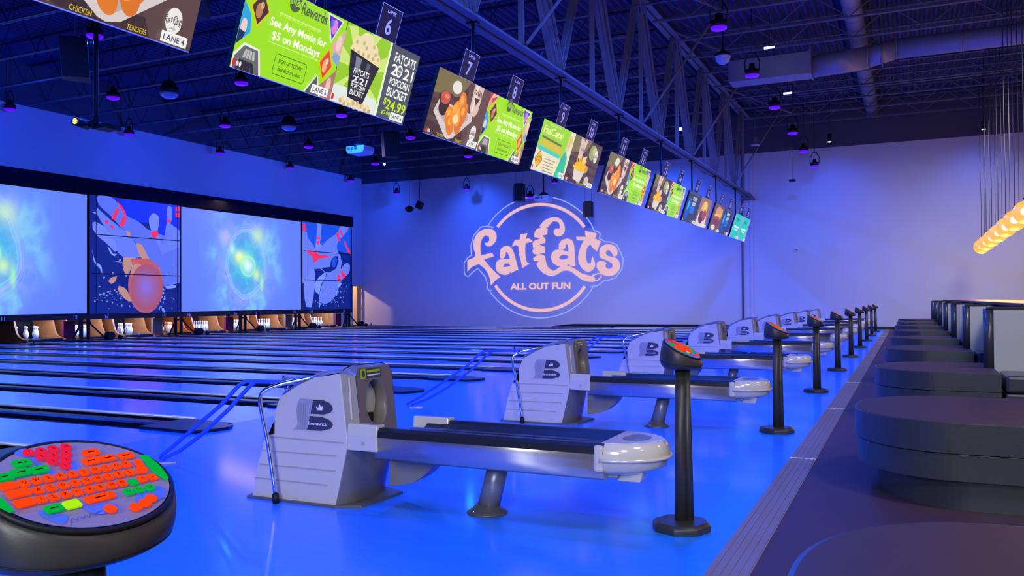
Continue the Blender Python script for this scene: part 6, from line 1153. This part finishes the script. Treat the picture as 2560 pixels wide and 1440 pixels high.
def table(label, yc):
    t = thing('booth_table', label, 'table', (1.9, yc, 0), 'small dark booth tables')
    obj('table_top', MB().prism([(1.45+0.15-0.15*math.cos(a), yc+0.38*math.sin(a)) for a in [(-PI/2+PI*k/8) for k in range(9)]] + [(2.9, yc+0.38), (2.9, yc-0.38)], (0, 0, 0.685), (1, 0, 0), (0, 1, 0), (0, 0, 1), 0.035), M_WOOD, t)
    obj('table_edge', MB().prism([(1.445+0.155-0.155*math.cos(a), yc+0.385*math.sin(a)) for a in [(-PI/2+PI*k/8) for k in range(9)]] + [(2.91, yc+0.385), (2.91, yc-0.385)], (0, 0, 0.680), (1, 0, 0), (0, 1, 0), (0, 0, 1), 0.034), M_BLACK, t)
    obj('column', MB().cyl((2.2, yc, 0), (2.2, yc, 0.68), 0.04, n=12), M_BLACKM, t); obj('foot', MB().cyl((2.2, yc, 0), (2.2, yc, 0.03), 0.25, n=20), M_BLACKM, t)
    return t
t0 = table('dark-edged booth table between the second and third benches', 7.60)
for i in range(4): dup(t0, (0, 3.45*(i+1), 0), 'dark-edged booth table between the %s and %s benches' % (ORD[i+2], ORD[i+3]))
t = thing('counter', 'long wooden drink counter behind the booths with a warm orange edge', 'counter', (3.3, 18, 0))
obj('counter_top', MB().box((3.12, 9.0, 1.06), (4.3, 33.0, 1.11)), M_WOOD, t, bevel=0.006)
obj('counter_base', MB().box((3.3, 9.2, 0), (4.1, 32.8, 1.06)), M_BLACK, t)
t = thing('shared_ledge', 'narrow wooden ledge lying across the tops of the booth dividers', 'ledge', (1.2, 20, 1.08))
obj('ledge_top', MB().box((1.02, 9.6, 1.078), (3.1, 30.5, 1.108)), M_WOOD, t, bevel=0.004); obj('ledge_edge', MB().box((1.0, 9.6, 1.076), (1.02, 30.5, 1.106)), M_BLACK, t)
t = thing('napkin_holder', 'small grey napkin box standing on the wooden ledge at the right edge', 'napkin holder', (2.0, 17.0, 1.108))
obj('box', MB().box((2.10, 17.0, 1.108), (2.24, 17.14, 1.20)), M_STEEL, t, bevel=0.006); obj('candle', MB().sphere((2.27, 17.0, 1.22), 0.018, 8, 6), M_WHITELENS, t)

# ================================================================ PENDANT LAMPS
PEN = []
base = [(2455, 617), (2480, 590)]
p0 = None; n_ = 8
for i in range(n_):
    # the row runs along the lounge towards the camera, evenly spaced
    y = 31.4 - i*1.9; x = 2.18 ; z = 2.83 + 0.012*i
    lb = 'glowing amber globe pendant lamp, %s from the far end of the row' % ORD[i]
    if p0 is None:
        p0 = thing('pendant_lamp', lb, 'pendant lamp', (x, y, z), 'amber globe pendants'); P0 = (x, y, z)
        obj('globe', MB().sphere((x, y, z), 0.235, 24, 16), M_PEND, p0); obj('bulb_glow', MB().sphere((x-0.02, y-0.2, z+0.0), 0.085, 12, 8), M_BULB, p0)
        obj('collar', MB().cyl((x, y, z+0.22), (x, y, z+0.30), 0.04, n=12), M_BLACK, p0)
        obj('cord', MB().tube([(x, y, z+0.3), (x+0.01, y, z+1.4), (x-0.01, y, z+2.6), (x, y, 8.66)], 0.011, 6), M_CORD, p0)
        obj('second_cord', MB().tube([(x+0.09, y, z+0.26), (x+0.10, y, z+2.0), (x+0.09, y, 8.66)], 0.008, 6), M_CORD, p0)
    else: dup(p0, (x-P0[0], y-P0[1], z-P0[2]), lb)
    l = bpy.data.lights.new('pendant_light', 'POINT'); l.energy = 26; l.color = (1.0, 0.55, 0.22); l.shadow_soft_size = 0.26
    o = bpy.data.objects.new('pendant_light', l); COL.objects.link(o); o.location = (x, y, z-0.42)
